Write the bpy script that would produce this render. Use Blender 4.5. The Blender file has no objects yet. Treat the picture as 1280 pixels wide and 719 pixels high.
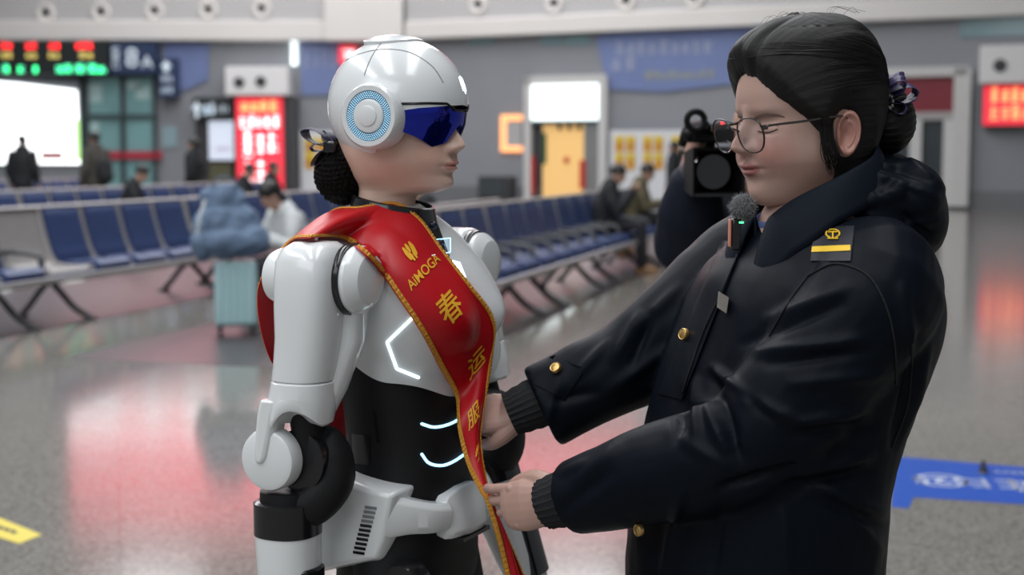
import bpy, bmesh, math, random
import numpy as np
from mathutils import Vector, Matrix
from mathutils.bvhtree import BVHTree

# ---------------------------------------------------------------- camera, world, lights, exposure
SC = bpy.context.scene
COL = SC.collection
FPX, CAMH, HOR = 1778.0, 1.42, 196.0
PITCH = math.atan((359.5 - HOR) / FPX)
cd = bpy.data.cameras.new('camera')
cam = bpy.data.objects.new('camera', cd)
COL.objects.link(cam)
cd.sensor_width = 36.0
cd.lens = FPX * 36.0 / 1280.0
cam.location = (0, 0, CAMH)
cam.rotation_euler = (math.pi / 2 - PITCH, 0, 0)
cd.clip_end = 200
cd.dof.use_dof = True
cd.dof.focus_distance = 2.02
cd.dof.aperture_fstop = 4.0
SC.camera = cam

world = bpy.data.worlds.new('hall_light')
SC.world = world
world.use_nodes = True
bg = world.node_tree.nodes['Background']
bg.inputs['Color'].default_value = (0.90, 0.95, 1.0, 1)
bg.inputs['Strength'].default_value = 0.30

def area(name, loc, sx, sy, power, color=(1, 1, 1), rot=(0, 0, 0)):
    l = bpy.data.lights.new(name, 'AREA')
    l.shape = 'RECTANGLE'; l.size = sx; l.size_y = sy; l.energy = power; l.color = color
    o = bpy.data.objects.new(name, l); COL.objects.link(o)
    o.location = loc; o.rotation_euler = rot
    return o
# long ceiling luminaires of the hall, high above the frame
for i, (x, p) in enumerate([(-11, 1000), (-4.5, 1000), (2, 1000)]):
    area('ceiling_luminaire', (x, 19, 12.6), 2.6, 52, p * 3.1, (0.96, 0.98, 1.0))
# daylight from the clerestory behind and left of the photographer
area('clerestory_daylight', (-8, -9, 9), 14, 5, 700, (0.93, 0.97, 1.0), (math.radians(52), 0, math.radians(-40)))

vs = SC.view_settings
vs.view_transform = 'Standard'; vs.look = 'None'; vs.gamma = 1.0; vs.use_curve_mapping = False
vs.exposure = -0.16

# ---------------------------------------------------------------- geometry helpers
CAM = np.array([0, 0, CAMH])
_F = np.array([0, math.cos(PITCH), -math.sin(PITCH)])
_U = np.array([0, math.sin(PITCH), math.cos(PITCH)])
_R = np.array([1.0, 0, 0])
def ray(x, y): return _F + (x - 640) / FPX * _R + (359.5 - y) / FPX * _U
def atY(x, y, Y): d = ray(x, y); return CAM + d * (Y / d[1])
def atZ(x, y, z=0.0): d = ray(x, y); return CAM + d * ((z - CAMH) / d[2])
def topix(v):
    q = np.asarray(v) - CAM
    dep = q @ _F
    return np.stack([640 + FPX * (q @ _R) / dep, 359.5 - FPX * (q @ _U) / dep], -1)

class Frame:
    """a thing's own axes: x forward, y left, z up, standing on the floor"""
    def __init__(s, o, deg):
        a = math.radians(deg)
        s.o = np.array([o[0], o[1], 0.0]); s.a = a
        s.f = np.array([math.cos(a), math.sin(a), 0]); s.l = np.array([-math.sin(a), math.cos(a), 0])
    def on_l(s, x, y, l):
        d = ray(x, y); t = (l - (CAM - s.o) @ s.l) / (d @ s.l); return s.loc(CAM + d * t)
    def loc(s, w):
        q = np.asarray(w, float) - s.o
        return np.stack([q @ s.f, q @ s.l, q[..., 2]], -1)
    def wor(s, p):
        p = np.asarray(p, float)
        return s.o + p[..., 0:1] * s.f + p[..., 1:2] * s.l + p[..., 2:3] * np.array([0, 0, 1.0])

def cat(parts):
    V = []; Fc = []; n = 0
    for v, f in parts:
        v = np.asarray(v, float).reshape(-1, 3)
        V.append(v); Fc += [[i + n for i in q] for q in f]; n += len(v)
    return np.concatenate(V), Fc

def box(c, s, rz=0.0):
    x, y, z = [k / 2 for k in s]
    v = np.array([(-x, -y, -z), (x, -y, -z), (x, y, -z), (-x, y, -z), (-x, -y, z), (x, -y, z), (x, y, z), (-x, y, z)])
    if rz:
        a, b = math.cos(rz), math.sin(rz)
        v = np.stack([v[:, 0] * a - v[:, 1] * b, v[:, 0] * b + v[:, 1] * a, v[:, 2]], -1)
    return v + np.asarray(c), [(0, 3, 2, 1), (4, 5, 6, 7), (0, 1, 5, 4), (1, 2, 6, 5), (2, 3, 7, 6), (3, 0, 4, 7)]

def grid_faces(nr, nc, closed=True):
    F = []
    for i in range(nr - 1):
        for j in range(nc if closed else nc - 1):
            k = (j + 1) % nc
            F.append((i * nc + j, i * nc + k, (i + 1) * nc + k, (i + 1) * nc + j))
    return F

def loft(rings, cap=True):
    rings = np.asarray(rings, float)
    nr, nc = rings.shape[:2]
    V = rings.reshape(-1, 3); F = grid_faces(nr, nc)
    if cap:
        V = np.concatenate([V, rings[0].mean(0)[None], rings[-1].mean(0)[None]])
        a, b = nr * nc, nr * nc + 1
        for j in range(nc):
            k = (j + 1) % nc
            F.append((a, k, j)); F.append((b, (nr - 1) * nc + j, (nr - 1) * nc + k))
    return V, F

def cr(P, n):
    """Catmull-Rom resample of control points (any dimension)"""
    P = np.asarray(P, float)
    Q = np.concatenate([[2 * P[0] - P[1]], P, [2 * P[-1] - P[-2]]])
    out = []
    m = len(P) - 1
    for t in np.linspace(0, m, n):
        i = min(int(t), m - 1); u = t - i
        a, b, c, d = Q[i], Q[i + 1], Q[i + 2], Q[i + 3]
        out.append(0.5 * (2 * b + (c - a) * u + (2 * a - 5 * b + 4 * c - d) * u * u + (3 * b - a - 3 * c + d) * u ** 3))
    return np.array(out)

def tube(path, rad, n=10, round_ends=False, ref=(0, 0, 1)):
    """tube along a path; rad scalar, list, or list of (side, up) pairs"""
    P = np.asarray(path, float); m = len(P)
    r = np.asarray(rad, float)
    if r.ndim == 0: r = np.full((m, 2), float(r))
    elif r.ndim == 1: r = np.stack([r, r], -1)
    T = np.gradient(P, axis=0); T /= np.linalg.norm(T, axis=1)[:, None] + 1e-12
    if round_ends:
        k = 4
        a0 = np.linspace(0, math.pi / 2, k + 1)[:-1]
        sp = [P[0] - T[0] * r[0].mean() * math.cos(a) for a in a0]; sr = [r[0] * max(math.sin(a), 0.02) for a in a0]
        ep = [P[-1] + T[-1] * r[-1].mean() * math.cos(a) for a in a0[::-1]]; er = [r[-1] * max(math.sin(a), 0.02) for a in a0[::-1]]
        P = np.concatenate([sp, P, ep]); r = np.concatenate([sr, r, er])
        T = np.concatenate([[T[0]] * k, T, [T[-1]] * k]); m = len(P)
    ref = np.asarray(ref, float)
    if abs(T[0] @ ref) > 0.95: ref = np.array([1.0, 0, 0])
    S = np.cross(T[0], ref); S /= np.linalg.norm(S)
    th = np.linspace(0, 2 * math.pi, n, endpoint=False)
    rings = []
    for i in range(m):
        S = S - T[i] * (S @ T[i]); S /= np.linalg.norm(S)
        B = np.cross(S, T[i])
        rings.append(P[i] + np.outer(np.cos(th) * r[i, 0], S) + np.outer(np.sin(th) * r[i, 1], B))
    return loft(rings)

def ellipsoid(c, r, n=20, rot=None):
    th = np.linspace(0, math.pi, n // 2 + 1)
    th[0], th[-1] = 0.02, math.pi - 0.02
    ph = np.linspace(0, 2 * math.pi, n, endpoint=False)
    R = np.array([[(math.sin(t) * math.cos(p), math.sin(t) * math.sin(p), math.cos(t)) for p in ph] for t in th])
    R = R * np.asarray(r)
    if rot is not None: R = R @ np.asarray(rot).T
    return loft(R + np.asarray(c))

def lathe(profile, axis='z', n=32, c=(0, 0, 0)):
    """profile: (radius, height) pairs"""
    th = np.linspace(0, 2 * math.pi, n, endpoint=False)
    R = np.array([[(r * math.cos(t), r * math.sin(t), h) for t in th] for r, h in profile])
    if axis == 'x': R = R[..., [2, 0, 1]]
    if axis == 'y': R = R[..., [1, 2, 0]]
    return loft(R + np.asarray(c))

def prism(poly, d0, d1, to3):
    """polygon (2-D) between two depths; to3(u, v, d) gives the 3-D point"""
    n = len(poly)
    V = [to3(u, v, d0) for u, v in poly] + [to3(u, v, d1) for u, v in poly]
    F = [tuple(range(n)), tuple(range(2 * n - 1, n - 1, -1))]
    for i in range(n): k = (i + 1) % n; F.append((i, i + n, k + n, k))
    return np.array(V, float), F

def obj(name, vf, mat, parent=None, smooth=True, bevel=0.0, seg=2, auto=40, subsurf=0, solid=0.0, off=None):
    v, f = vf
    v = np.asarray(v, float)
    if off is not None: v = v - np.asarray(off)
    me = bpy.data.meshes.new(name)
    me.from_pydata([tuple(p) for p in v], [], [tuple(q) for q in f])
    bm = bmesh.new(); bm.from_mesh(me)
    bmesh.ops.recalc_face_normals(bm, faces=bm.faces)
    if smooth:
        for fc in bm.faces: fc.smooth = True
        lim = math.radians(auto)
        for e in bm.edges:
            if len(e.link_faces) == 2 and e.calc_face_angle(0) > lim: e.smooth = False
    bm.to_mesh(me); bm.free()
    if mat is not None: me.materials.append(mat)
    o = bpy.data.objects.new(name, me); COL.objects.link(o)
    if parent is not None: o.parent = parent
    if solid:
        m = o.modifiers.new('thickness', 'SOLIDIFY'); m.thickness = solid; m.offset = -1
    if bevel:
        m = o.modifiers.new('bevel', 'BEVEL'); m.width = bevel; m.segments = seg; m.limit_method = 'ANGLE'; m.angle_limit = math.radians(35)
        m.harden_normals = False
    if subsurf:
        m = o.modifiers.new('subsurf', 'SUBSURF'); m.levels = subsurf; m.render_levels = subsurf
    return o

def thing(name, label, category, loc=(0, 0, 0), rz=0.0, group=None):
    o = bpy.data.objects.new(name, None); COL.objects.link(o)
    o.empty_display_size = 0.1
    o.location = loc; o.rotation_euler = (0, 0, rz)
    return tag(o, label, category, group)
def tag(o, label, category, group=None):
    o['label'] = label; o['category'] = category
    if group: o['group'] = group
    return o
def structure(o, label=None):
    o['kind'] = 'structure'
    if label: o['label'] = label
    return o

def blob(parts, voxel, smooth=4, factor=0.5):
    """union of closed shapes as one continuous surface"""
    v, f = cat(parts)
    me = bpy.data.meshes.new('tmp'); me.from_pydata([tuple(p) for p in v], [], [tuple(q) for q in f])
    bm = bmesh.new(); bm.from_mesh(me); bmesh.ops.recalc_face_normals(bm, faces=bm.faces); bm.to_mesh(me); bm.free()
    o = bpy.data.objects.new('tmp', me); COL.objects.link(o)
    m = o.modifiers.new('r', 'REMESH'); m.mode = 'VOXEL'; m.voxel_size = voxel
    if smooth:
        s = o.modifiers.new('s', 'SMOOTH'); s.iterations = smooth; s.factor = factor
    dg = bpy.context.evaluated_depsgraph_get()
    ev = o.evaluated_get(dg); em = ev.to_mesh()
    n = len(em.vertices); V = np.empty(n * 3); em.vertices.foreach_get('co', V)
    F = [tuple(p.vertices) for p in em.polygons]
    ev.to_mesh_clear()
    bpy.data.objects.remove(o); bpy.data.meshes.remove(me)
    return V.reshape(-1, 3), F

def vnormals(V, F):
    q = np.array([(f[0], f[1], f[2], f[3 if len(f) > 3 else 2]) for f in F])
    n = np.cross(V[q[:, 2]] - V[q[:, 0]], V[q[:, 3]] - V[q[:, 1]])
    t = (q[:, 2] == q[:, 3])
    n[t] = np.cross(V[q[t, 1]] - V[q[t, 0]], V[q[t, 2]] - V[q[t, 0]])
    N = np.zeros_like(V)
    for k in range(4): np.add.at(N, q[:, k], n)
    return N / (np.linalg.norm(N, axis=1)[:, None] + 1e-12)

def bvh_of(vf): return BVHTree.FromPolygons([tuple(p) for p in vf[0]], [tuple(q) for q in vf[1]])
def hit(bvh, x, y, off=0.0):
    d = Vector(ray(x, y)).normalized()
    loc, nor, i, dist = bvh.ray_cast(Vector(CAM), d)
    if loc is None:      # just outside the outline: take the nearest point of the surface
        loc, nor, i, dist = bvh.find_nearest(Vector(CAM) + d * 2.1)
    if nor.dot(d) > 0: nor = -nor
    return np.array(loc + nor * off)

def decal(bvh, quad, nu, nv, off, thick=0.002, dflt=None):
    """a thin patch lying on a surface: quad = four photo corners (tl, tr, br, bl) seen on that surface"""
    q = np.asarray(quad, float); top = []; last = None
    for i in range(nv + 1):
        for j in range(nu + 1):
            u, v = j / nu, i / nv
            p = (q[0] * (1 - u) + q[1] * u) * (1 - v) + (q[3] * (1 - u) + q[2] * u) * v
            h = hit(bvh, p[0], p[1], 0.0)
            if h is None: h = last if last is not None else dflt
            last = h
            top.append(h + (CAM - h) / np.linalg.norm(CAM - h) * off)
    top = np.array(top); d = (CAM - top); d /= np.linalg.norm(d, axis=1)[:, None]
    bot = top - d * thick
    n = (nu + 1) * (nv + 1); F = []
    for i in range(nv):
        for j in range(nu):
            a = i * (nu + 1) + j
            F.append((a, a + 1, a + nu + 2, a + nu + 1)); F.append((n + a, n + a + nu + 1, n + a + nu + 2, n + a + 1))
    ring = list(range(nu + 1)) + [(i + 1) * (nu + 1) + nu for i in range(nv)] + [nv * (nu + 1) + j for j in range(nu - 1, -1, -1)] + [i * (nu + 1) for i in range(nv - 1, 0, -1)]
    for i in range(len(ring)):
        k = (i + 1) % len(ring); F.append((ring[i], n + ring[i], n + ring[k], ring[k]))
    return np.concatenate([top, bot]), F

def text_mesh(s, size=1.0, bold=0.0):
    """lettering as flat triangles, centred, in x (reading) and y (up)"""
    cu = bpy.data.curves.new('t', 'FONT'); cu.body = s; cu.size = size; cu.align_x = 'CENTER'; cu.align_y = 'CENTER'
    cu.offset = bold; cu.resolution_u = 4
    o = bpy.data.objects.new('t', cu); COL.objects.link(o)
    dg = bpy.context.evaluated_depsgraph_get(); ev = o.evaluated_get(dg); me = ev.to_mesh()
    bm = bmesh.new(); bm.from_mesh(me)
    bmesh.ops.triangulate(bm, faces=bm.faces)
    V = np.array([v.co[:] for v in bm.verts]); bm.verts.index_update()
    F = [tuple(v.index for v in f.verts) for f in bm.faces]
    bm.free(); ev.to_mesh_clear(); bpy.data.objects.remove(o); bpy.data.curves.remove(cu)
    return V, F

def strokes(w, h, cols, rows, seed, fill=0.78, wt=0.09):
    """blurred, unreadable lettering: clusters of bar strokes in a grid of cells, in x and y, centred"""
    rnd = random.Random(seed); V = []; F = []
    cw, ch = w / cols, h / rows
    def bar(x0, y0, x1, y1):
        n = len(V); V.extend([(x0, y0, 0), (x1, y0, 0), (x1, y1, 0), (x0, y1, 0)]); F.append((n, n + 1, n + 2, n + 3))
    for i in range(cols):
        for j in range(rows):
            x0 = -w / 2 + (i + .5) * cw; y0 = h / 2 - (j + .5) * ch
            a, b = cw * fill / 2, ch * fill / 2; t = wt * min(cw, ch)
            for k in range(rnd.choice((3, 4))):
                yy = y0 - b + 2 * b * (k + .3 * rnd.random()) / 3.3; s = rnd.uniform(.6, 1)
                bar(x0 - a * s, yy, x0 + a * s, yy + t)
            for k in range(rnd.choice((1, 2))):
                xx = x0 + rnd.uniform(-.6, .6) * a
                bar(xx - t / 2, y0 - b, xx + t / 2, y0 + b * rnd.uniform(.5, 1))
    return np.array(V, float), F

def snoise(P, scale, seed=0, octaves=3):
    """smooth pseudo-noise from sums of sines, about -1..1"""
    rg = np.random.RandomState(seed); out = np.zeros(len(P)); amp = 1.0; tot = 0
    for o in range(octaves):
        for k in range(4):
            d = rg.normal(size=3); d /= np.linalg.norm(d)
            ph = rg.uniform(0, 6.28)
            w = rg.normal(size=3); w /= np.linalg.norm(w)
            out += amp * np.sin(P @ d * scale * 2 ** o + ph + 1.3 * np.sin(P @ w * scale * 2 ** o * .7))
        tot += amp * 2.2; amp *= .5
    return out / tot

# ---------------------------------------------------------------- materials
def mat(name, col, rough=0.5, metal=0.0, var=0.06, vscale=8.0, bump=0.0, bscale=200.0, coat=0.0, emit=0.0, ecol=None, spec=0.5, alpha=1.0, trans=0.0, sss=0.0, sheen=0.0, aniso=None, coatr=0.08):
    m = bpy.data.materials.new(name); m.use_nodes = True
    nt = m.node_tree; p = nt.nodes['Principled BSDF']
    tc = nt.nodes.new('ShaderNodeTexCoord')
    nz = nt.nodes.new('ShaderNodeTexNoise'); nz.inputs['Scale'].default_value = vscale; nz.inputs['Detail'].default_value = 4
    nt.links.new(tc.outputs['Object'], nz.inputs['Vector'])
    mx = nt.nodes.new('ShaderNodeMix'); mx.data_type = 'RGBA'
    mx.inputs[6].default_value = tuple(c * (1 - var) for c in col) + (1,)
    mx.inputs[7].default_value = tuple(min(1, c * (1 + var)) for c in col) + (1,)
    nt.links.new(nz.outputs['Fac'], mx.inputs[0]); nt.links.new(mx.outputs[2], p.inputs['Base Color'])
    p.inputs['Roughness'].default_value = rough; p.inputs['Metallic'].default_value = metal
    p.inputs['Specular IOR Level'].default_value = spec
    if coat: p.inputs['Coat Weight'].default_value = coat; p.inputs['Coat Roughness'].default_value = coatr
    if emit:
        p.inputs['Emission Color'].default_value = tuple(ecol or col) + (1,); p.inputs['Emission Strength'].default_value = emit
    if trans: p.inputs['Transmission Weight'].default_value = trans; p.inputs['IOR'].default_value = 1.45
    if alpha < 1: p.inputs['Alpha'].default_value = alpha
    if sss:
        p.inputs['Subsurface Weight'].default_value = sss; p.inputs['Subsurface Radius'].default_value = (0.012, 0.005, 0.003); p.inputs['Subsurface Scale'].default_value = 0.6
    if sheen: p.inputs['Sheen Weight'].default_value = sheen; p.inputs['Sheen Roughness'].default_value = .4
    if bump:
        n2 = nt.nodes.new('ShaderNodeTexNoise'); n2.inputs['Scale'].default_value = bscale; n2.inputs['Detail'].default_value = 3
        nt.links.new(tc.outputs['Object'], n2.inputs['Vector'])
        b = nt.nodes.new('ShaderNodeBump'); b.inputs['Strength'].default_value = bump; b.inputs['Distance'].default_value = 0.002
        nt.links.new(n2.outputs['Fac'], b.inputs['Height']); nt.links.new(b.outputs['Normal'], p.inputs['Normal'])
    return m

def floor_mat():
    m = mat('polished_granite', (0.215, 0.204, 0.186), 0.16, var=0.10, vscale=0.35, spec=0.42)
    nt = m.node_tree; p = nt.nodes['Principled BSDF']; tc = [n for n in nt.nodes if n.type == 'TEX_COORD'][0]
    base = [n for n in nt.nodes if n.type == 'MIX'][0]
    v = nt.nodes.new('ShaderNodeTexVoronoi'); v.inputs['Scale'].default_value = 95
    nt.links.new(tc.outputs['Object'], v.inputs['Vector'])
    r = nt.nodes.new('ShaderNodeValToRGB'); r.color_ramp.elements[0].color = (.55, .55, .55, 1); r.color_ramp.elements[1].color = (1.25, 1.25, 1.24, 1)
    sep = nt.nodes.new('ShaderNodeSeparateColor'); nt.links.new(v.outputs['Color'], sep.inputs[0]); nt.links.new(sep.outputs[0], r.inputs[0])
    mu = nt.nodes.new('ShaderNodeMix'); mu.data_type = 'RGBA'; mu.blend_type = 'MULTIPLY'; mu.inputs[0].default_value = 1
    nt.links.new(base.outputs[2], mu.inputs[6]); nt.links.new(r.outputs[0], mu.inputs[7])
    # thin joints between the large slabs
    br = nt.nodes.new('ShaderNodeTexBrick'); br.offset = 0; br.inputs['Scale'].default_value = 1.0
    br.inputs['Brick Width'].default_value = 1.0; br.inputs['Row Height'].default_value = 1.0; br.inputs['Mortar Size'].default_value = 0.003; br.inputs['Mortar Smooth'].default_value = 0.3
    br.inputs['Color1'].default_value = (1, 1, 1, 1); br.inputs['Color2'].default_value = (.96, .96, .96, 1); br.inputs['Mortar'].default_value = (.62, .62, .6, 1)
    mp = nt.nodes.new('ShaderNodeMapping'); mp.inputs['Rotation'].default_value = (0, 0, math.radians(-15.7))
    nt.links.new(tc.outputs['Object'], mp.inputs['Vector']); nt.links.new(mp.outputs[0], br.inputs['Vector'])
    m2 = nt.nodes.new('ShaderNodeMix'); m2.data_type = 'RGBA'; m2.blend_type = 'MULTIPLY'; m2.inputs[0].default_value = 1
    nt.links.new(mu.outputs[2], m2.inputs[6]); nt.links.new(br.outputs['Color'], m2.inputs[7])
    nt.links.new(m2.outputs[2], p.inputs['Base Color'])
    n2 = nt.nodes.new('ShaderNodeTexNoise'); n2.inputs['Scale'].default_value = 3
    nt.links.new(tc.outputs['Object'], n2.inputs['Vector'])
    mr = nt.nodes.new('ShaderNodeMapRange'); mr.inputs['To Min'].default_value = 0.09; mr.inputs['To Max'].default_value = 0.15
    nt.links.new(n2.outputs['Fac'], mr.inputs[0]); nt.links.new(mr.outputs[0], p.inputs['Roughness'])
    return m

def attr_mat(name, base, layers, rough, **kw):
    """skin-like material: colour layers mixed by point attributes painted on the mesh (lips, blush)"""
    m = mat(name, base, rough, **kw)
    nt = m.node_tree; p = nt.nodes['Principled BSDF']
    cur = [n for n in nt.nodes if n.type == 'MIX'][0].outputs[2]
    for attr, col in layers:
        a = nt.nodes.new('ShaderNodeAttribute'); a.attribute_name = attr
        x = nt.nodes.new('ShaderNodeMix'); x.data_type = 'RGBA'; x.inputs[7].default_value = tuple(col) + (1,)
        nt.links.new(a.outputs['Fac'], x.inputs[0]); nt.links.new(cur, x.inputs[6]); cur = x.outputs[2]
    nt.links.new(cur, p.inputs['Base Color'])
    return m

M = {}
M['floor'] = floor_mat()
M['dark_band'] = mat('dark_band', (0.060, 0.050, 0.054), .30, var=.25, vscale=60, spec=.3)
M['wall'] = mat('grey_wall_panel', (0.255, 0.265, 0.29), 0.45, var=0.10, vscale=0.6)
M['wall_low'] = mat('grey_wall_base', (0.16, 0.165, 0.175), 0.4, var=0.1, vscale=.6)
M['fascia'] = mat('pale_fascia', (0.74, 0.71, 0.685), 0.5, var=0.05, vscale=.5)
M['fascia_up'] = mat('grey_fascia', (0.50, 0.49, 0.49), 0.5, var=0.05, vscale=.5)
M['white_paint'] = mat('white_paint', (0.78, 0.77, 0.77), 0.45)
M['frame_light'] = mat('pale_door_frame', (0.60, 0.59, 0.58), .4)
M['dark'] = mat('matt_black', (0.012, 0.012, 0.014), 0.5)
M['dark_grey'] = mat('dark_grey_metal', (0.045, 0.045, 0.05), 0.4)
M['steel'] = mat('brushed_steel', (0.42, 0.42, 0.42), 0.32, 0.8, bump=.05)
M['alu'] = mat('light_aluminium', (0.36, 0.34, 0.335), 0.45, 0.35)
M['leg_grey'] = mat('grey_leg_metal', (0.11, 0.11, 0.115), .45, .5)
M['seat_blue'] = mat('blue_seat_pad', (0.024, 0.046, 0.135), 0.42, var=.12, bump=.1, bscale=90)
M['board'] = mat('led_board_black', (0.018, 0.022, 0.022), 0.35)
M['led_red'] = mat('red_led', (0.9, .05, .05), .5, emit=1.6, ecol=(1, .05, .06))
M['led_yellow'] = mat('yellow_led', (.8, .7, .2), .5, emit=.55, ecol=(.9, .75, .25))
M['led_green'] = mat('green_led', (.1, .8, .4), .5, emit=1.6, ecol=(.08, .9, .45))
M['sign_blue'] = mat('navy_sign', (0.022, 0.042, 0.105), .35)
M['sign_text'] = mat('sign_lettering', (.6, .68, .75), .5, emit=.42, ecol=(.7, .8, .9))
M['daylight'] = mat('daylight_screen', (1, 1, 1), .5, emit=3.0, ecol=(.95, 1, 1))
M['glass_teal'] = mat('teal_glass', (0.20, 0.38, 0.39), 0.08, var=.5, vscale=.7, spec=.6)
M['frame_dark'] = mat('dark_green_frame', (0.05, 0.075, 0.08), .4)
M['red_band'] = mat('red_band', (0.42, 0.035, 0.06), .5)
M['banner'] = mat('blue_banner', (0.165, 0.215, 0.42), .55, var=.22, vscale=.8)
M['banner_text'] = mat('banner_lettering', (.40, .44, .58), .6)
M['banner_yel'] = mat('banner_yellow', (.40, .40, .26), .6)
M['led_poster'] = mat('red_led_poster', (.9, .05, .08), .5, emit=.78, ecol=(.9, .022, .05))
M['led_white'] = mat('white_led', (1, 1, 1), .5, emit=1.5, ecol=(1, .9, .92))
M['led_orange'] = mat('orange_led', (1, .5, .2), .5, emit=1.3, ecol=(1, .38, .15))
M['lightbox'] = mat('white_lightbox', (1, 1, 1), .5, emit=1.6, ecol=(.85, 1, 1))
M['screen_pale'] = mat('pale_screen', (.6, .65, .75), .4, emit=.55, ecol=(.66, .74, .88))
M['poster_white'] = mat('white_notice_board', (.68, .69, .72), .5)
M['poster_yellow'] = mat('yellow_card', (.72, .52, .03), .5)
M['poster_orange'] = mat('orange_card', (.60, .28, .02), .5)
M['warm_wall'] = mat('warm_room_wall', (.62, .40, .15), .6)
M['red_dec'] = mat('red_decoration', (.55, .03, .02), .5)
M['door_red'] = mat('dark_red_panel', (.20, .008, .022), .45)
M['door_glass'] = mat('dark_door_glass', (.05, .06, .065), .12)
M['green_leaf'] = mat('plant_green', (.03, .10, .03), .5)
M['olive'] = mat('olive_panel', (.10, .095, .05), .5)
M['sticker_blue'] = mat('blue_floor_sticker', (.008, .075, .42), .3)
M['sticker_text'] = mat('sticker_lettering', (.50, .55, .68), .35)
M['sticker_yellow'] = mat('yellow_floor_sticker', (.62, .50, .02), .4)
M['screen_red'] = mat('hall_screen_red', (.8, .05, .08), .5, emit=1.35, ecol=(1, .20, .27))
M['screen_white'] = mat('hall_screen_white', (1, 1, 1), .5, emit=2.0, ecol=(1, .93, .96))

# ---------------------------------------------------------------- the hall: floor, walls, fascia
structure(obj('floor', box((4, 24, -0.05), (80, 62, 0.1)), M['floor'], smooth=False), 'polished grey granite hall floor')

structure(obj('ceiling', box((4, 20, 13.0), (80, 70, .2)), mat('pale_ceiling', (.5, .5, .5), .7), smooth=False), 'pale hall ceiling high above')

class Wall:
    def __init__(s, a, b):
        s.a = np.array([a[0], a[1], 0.0]); d = np.array([b[0] - a[0], b[1] - a[1], 0.0]); s.len = np.linalg.norm(d)
        s.u = d / s.len; s.rz = math.atan2(d[1], d[0]); s.n = np.array([s.u[1], -s.u[0], 0])   # n points to the hall
    def uz(s, x, y, w=0.0):
        d = ray(x, y); t = ((s.a + s.n * w - CAM) @ s.n) / (d @ s.n); q = CAM + d * t
        return (q - s.a) @ s.u, q[2]
    def slab(s, u0, u1, z0, z1, w0, w1):
        c = s.a + s.u * (u0 + u1) / 2 + s.n * (w0 + w1) / 2
        return box((c[0], c[1], (z0 + z1) / 2), (abs(u1 - u0), abs(w1 - w0), abs(z1 - z0)), s.rz)
WL = Wall((-22.0, 46.0), (-3.49, 46.0))
WR = Wall((-3.49, 46.0), (22.0, 34.123))

class OnWall:
    """a thing fixed to a wall, laid out by its corners as seen in the photograph, at its true size on that wall"""
    def __init__(s, wall, name, rect, label, category=None, group=None, kind=None, depth=0.0):
        s.w = wall; s.depth = depth
        (u0, z1), (u1, z0) = wall.uz(rect[0], rect[1], depth), wall.uz(rect[2], rect[3], depth)
        s.u0, s.z0 = (u0 + u1) / 2, z0
        p = wall.a + wall.u * s.u0 + wall.n * depth
        s.root = thing(name, label, category, (p[0], p[1], z0), wall.rz, group) if category else None
        if not category:
            s.root = bpy.data.objects.new(name, None); COL.objects.link(s.root); s.root.location = (p[0], p[1], z0); s.root.rotation_euler = (0, 0, wall.rz)
            structure(s.root, label)
    def pt(s, x, y):
        u, z = s.w.uz(x, y, s.depth); return u - s.u0, z - s.z0
    def box(s, name, rect, w0, w1, m, parent=None, bevel=0.0, label=None):
        (a, b), (c, d) = s.pt(rect[0], rect[1]), s.pt(rect[2], rect[3])
        o = obj(name, box(((a + c) / 2, -(w0 + w1) / 2, (b + d) / 2), (abs(c - a), w1 - w0, abs(b - d))), m, parent or s.root, smooth=False, bevel=bevel)
        if label: o['label'] = label
        return o
    def flat(s, name, vf, cx, cy, w, m, parent=None, th=0.02, label=None):
        """lettering: flat mesh in x,y placed at photo point cx, cy"""
        a, b = s.pt(cx, cy); v, f = vf
        V = np.stack([v[:, 0] + a, np.full(len(v), -w), v[:, 1] + b], -1)
        o = obj(name, (V, f), m, parent or s.root, smooth=False)
        if label: o['label'] = label
        return o
    def size(s, x0, y0, x1, y1):
        (a, b), (c, d) = s.pt(x0, y0), s.pt(x1, y1); return abs(c - a), abs(b - d)

zf0 = WL.uz(200, 52)[1]; zf1 = WL.uz(200, 27)[1]; ZTOP = 12.8
structure(obj('wall_left', WL.slab(-18, WL.len, 0, zf0 + .1, 0, -.3), M['wall'], smooth=False), 'grey panelled far wall of the waiting hall')
structure(obj('wall_right', WR.slab(0, WR.len, 0, 6.6, 0, -.3), M['wall'], smooth=False), 'grey far wall slanting nearer at the right')
structure(obj('trim_1', WL.slab(-18, WL.len - 1.0, zf0, zf1, 0, .45), M['fascia'], smooth=False, bevel=.05), 'pale band of the fascia along the left far wall')
structure(obj('trim_2', WL.slab(-18, WL.len - 1.0, zf1, 6.55, -.3, .30), M['fascia_up'], smooth=False), 'grey upper fascia with round nozzles, left')
zr0 = WR.uz(840, 38)[1]; zr1 = WR.uz(840, 14)[1]
structure(obj('trim_3', WR.slab(.3, WR.len, zr0, zr1, 0, .45), M['fascia'], smooth=False, bevel=.05), 'pale band of the fascia along the right far wall')
structure(obj('trim_4', WR.slab(.3, WR.len, zr1, 6.55, -.3, .30), M['fascia_up'], smooth=False), 'grey upper fascia with round nozzles, right')
u0, u1 = WL.uz(408, 20)[0], WL.uz(505, 20)[0]
structure(obj('trim_5', WL.slab(u0, u1, zf0 - .02, 6.55, -.3, .6), M['fascia'], smooth=False, bevel=.04), 'pale plain cladding block in the fascia behind the robot')
structure(obj('wall_upper', WL.slab(-18, WL.len + 9.5, 6.5, ZTOP, -.55, -.85), M['wall'], smooth=False), 'upper wall above the fascia')
structure(obj('wall_upper_right', WR.slab(8.6, WR.len, 6.55, ZTOP, 0, -.3), M['wall_low'], smooth=False), 'darker upper wall above the right fascia')
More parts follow.
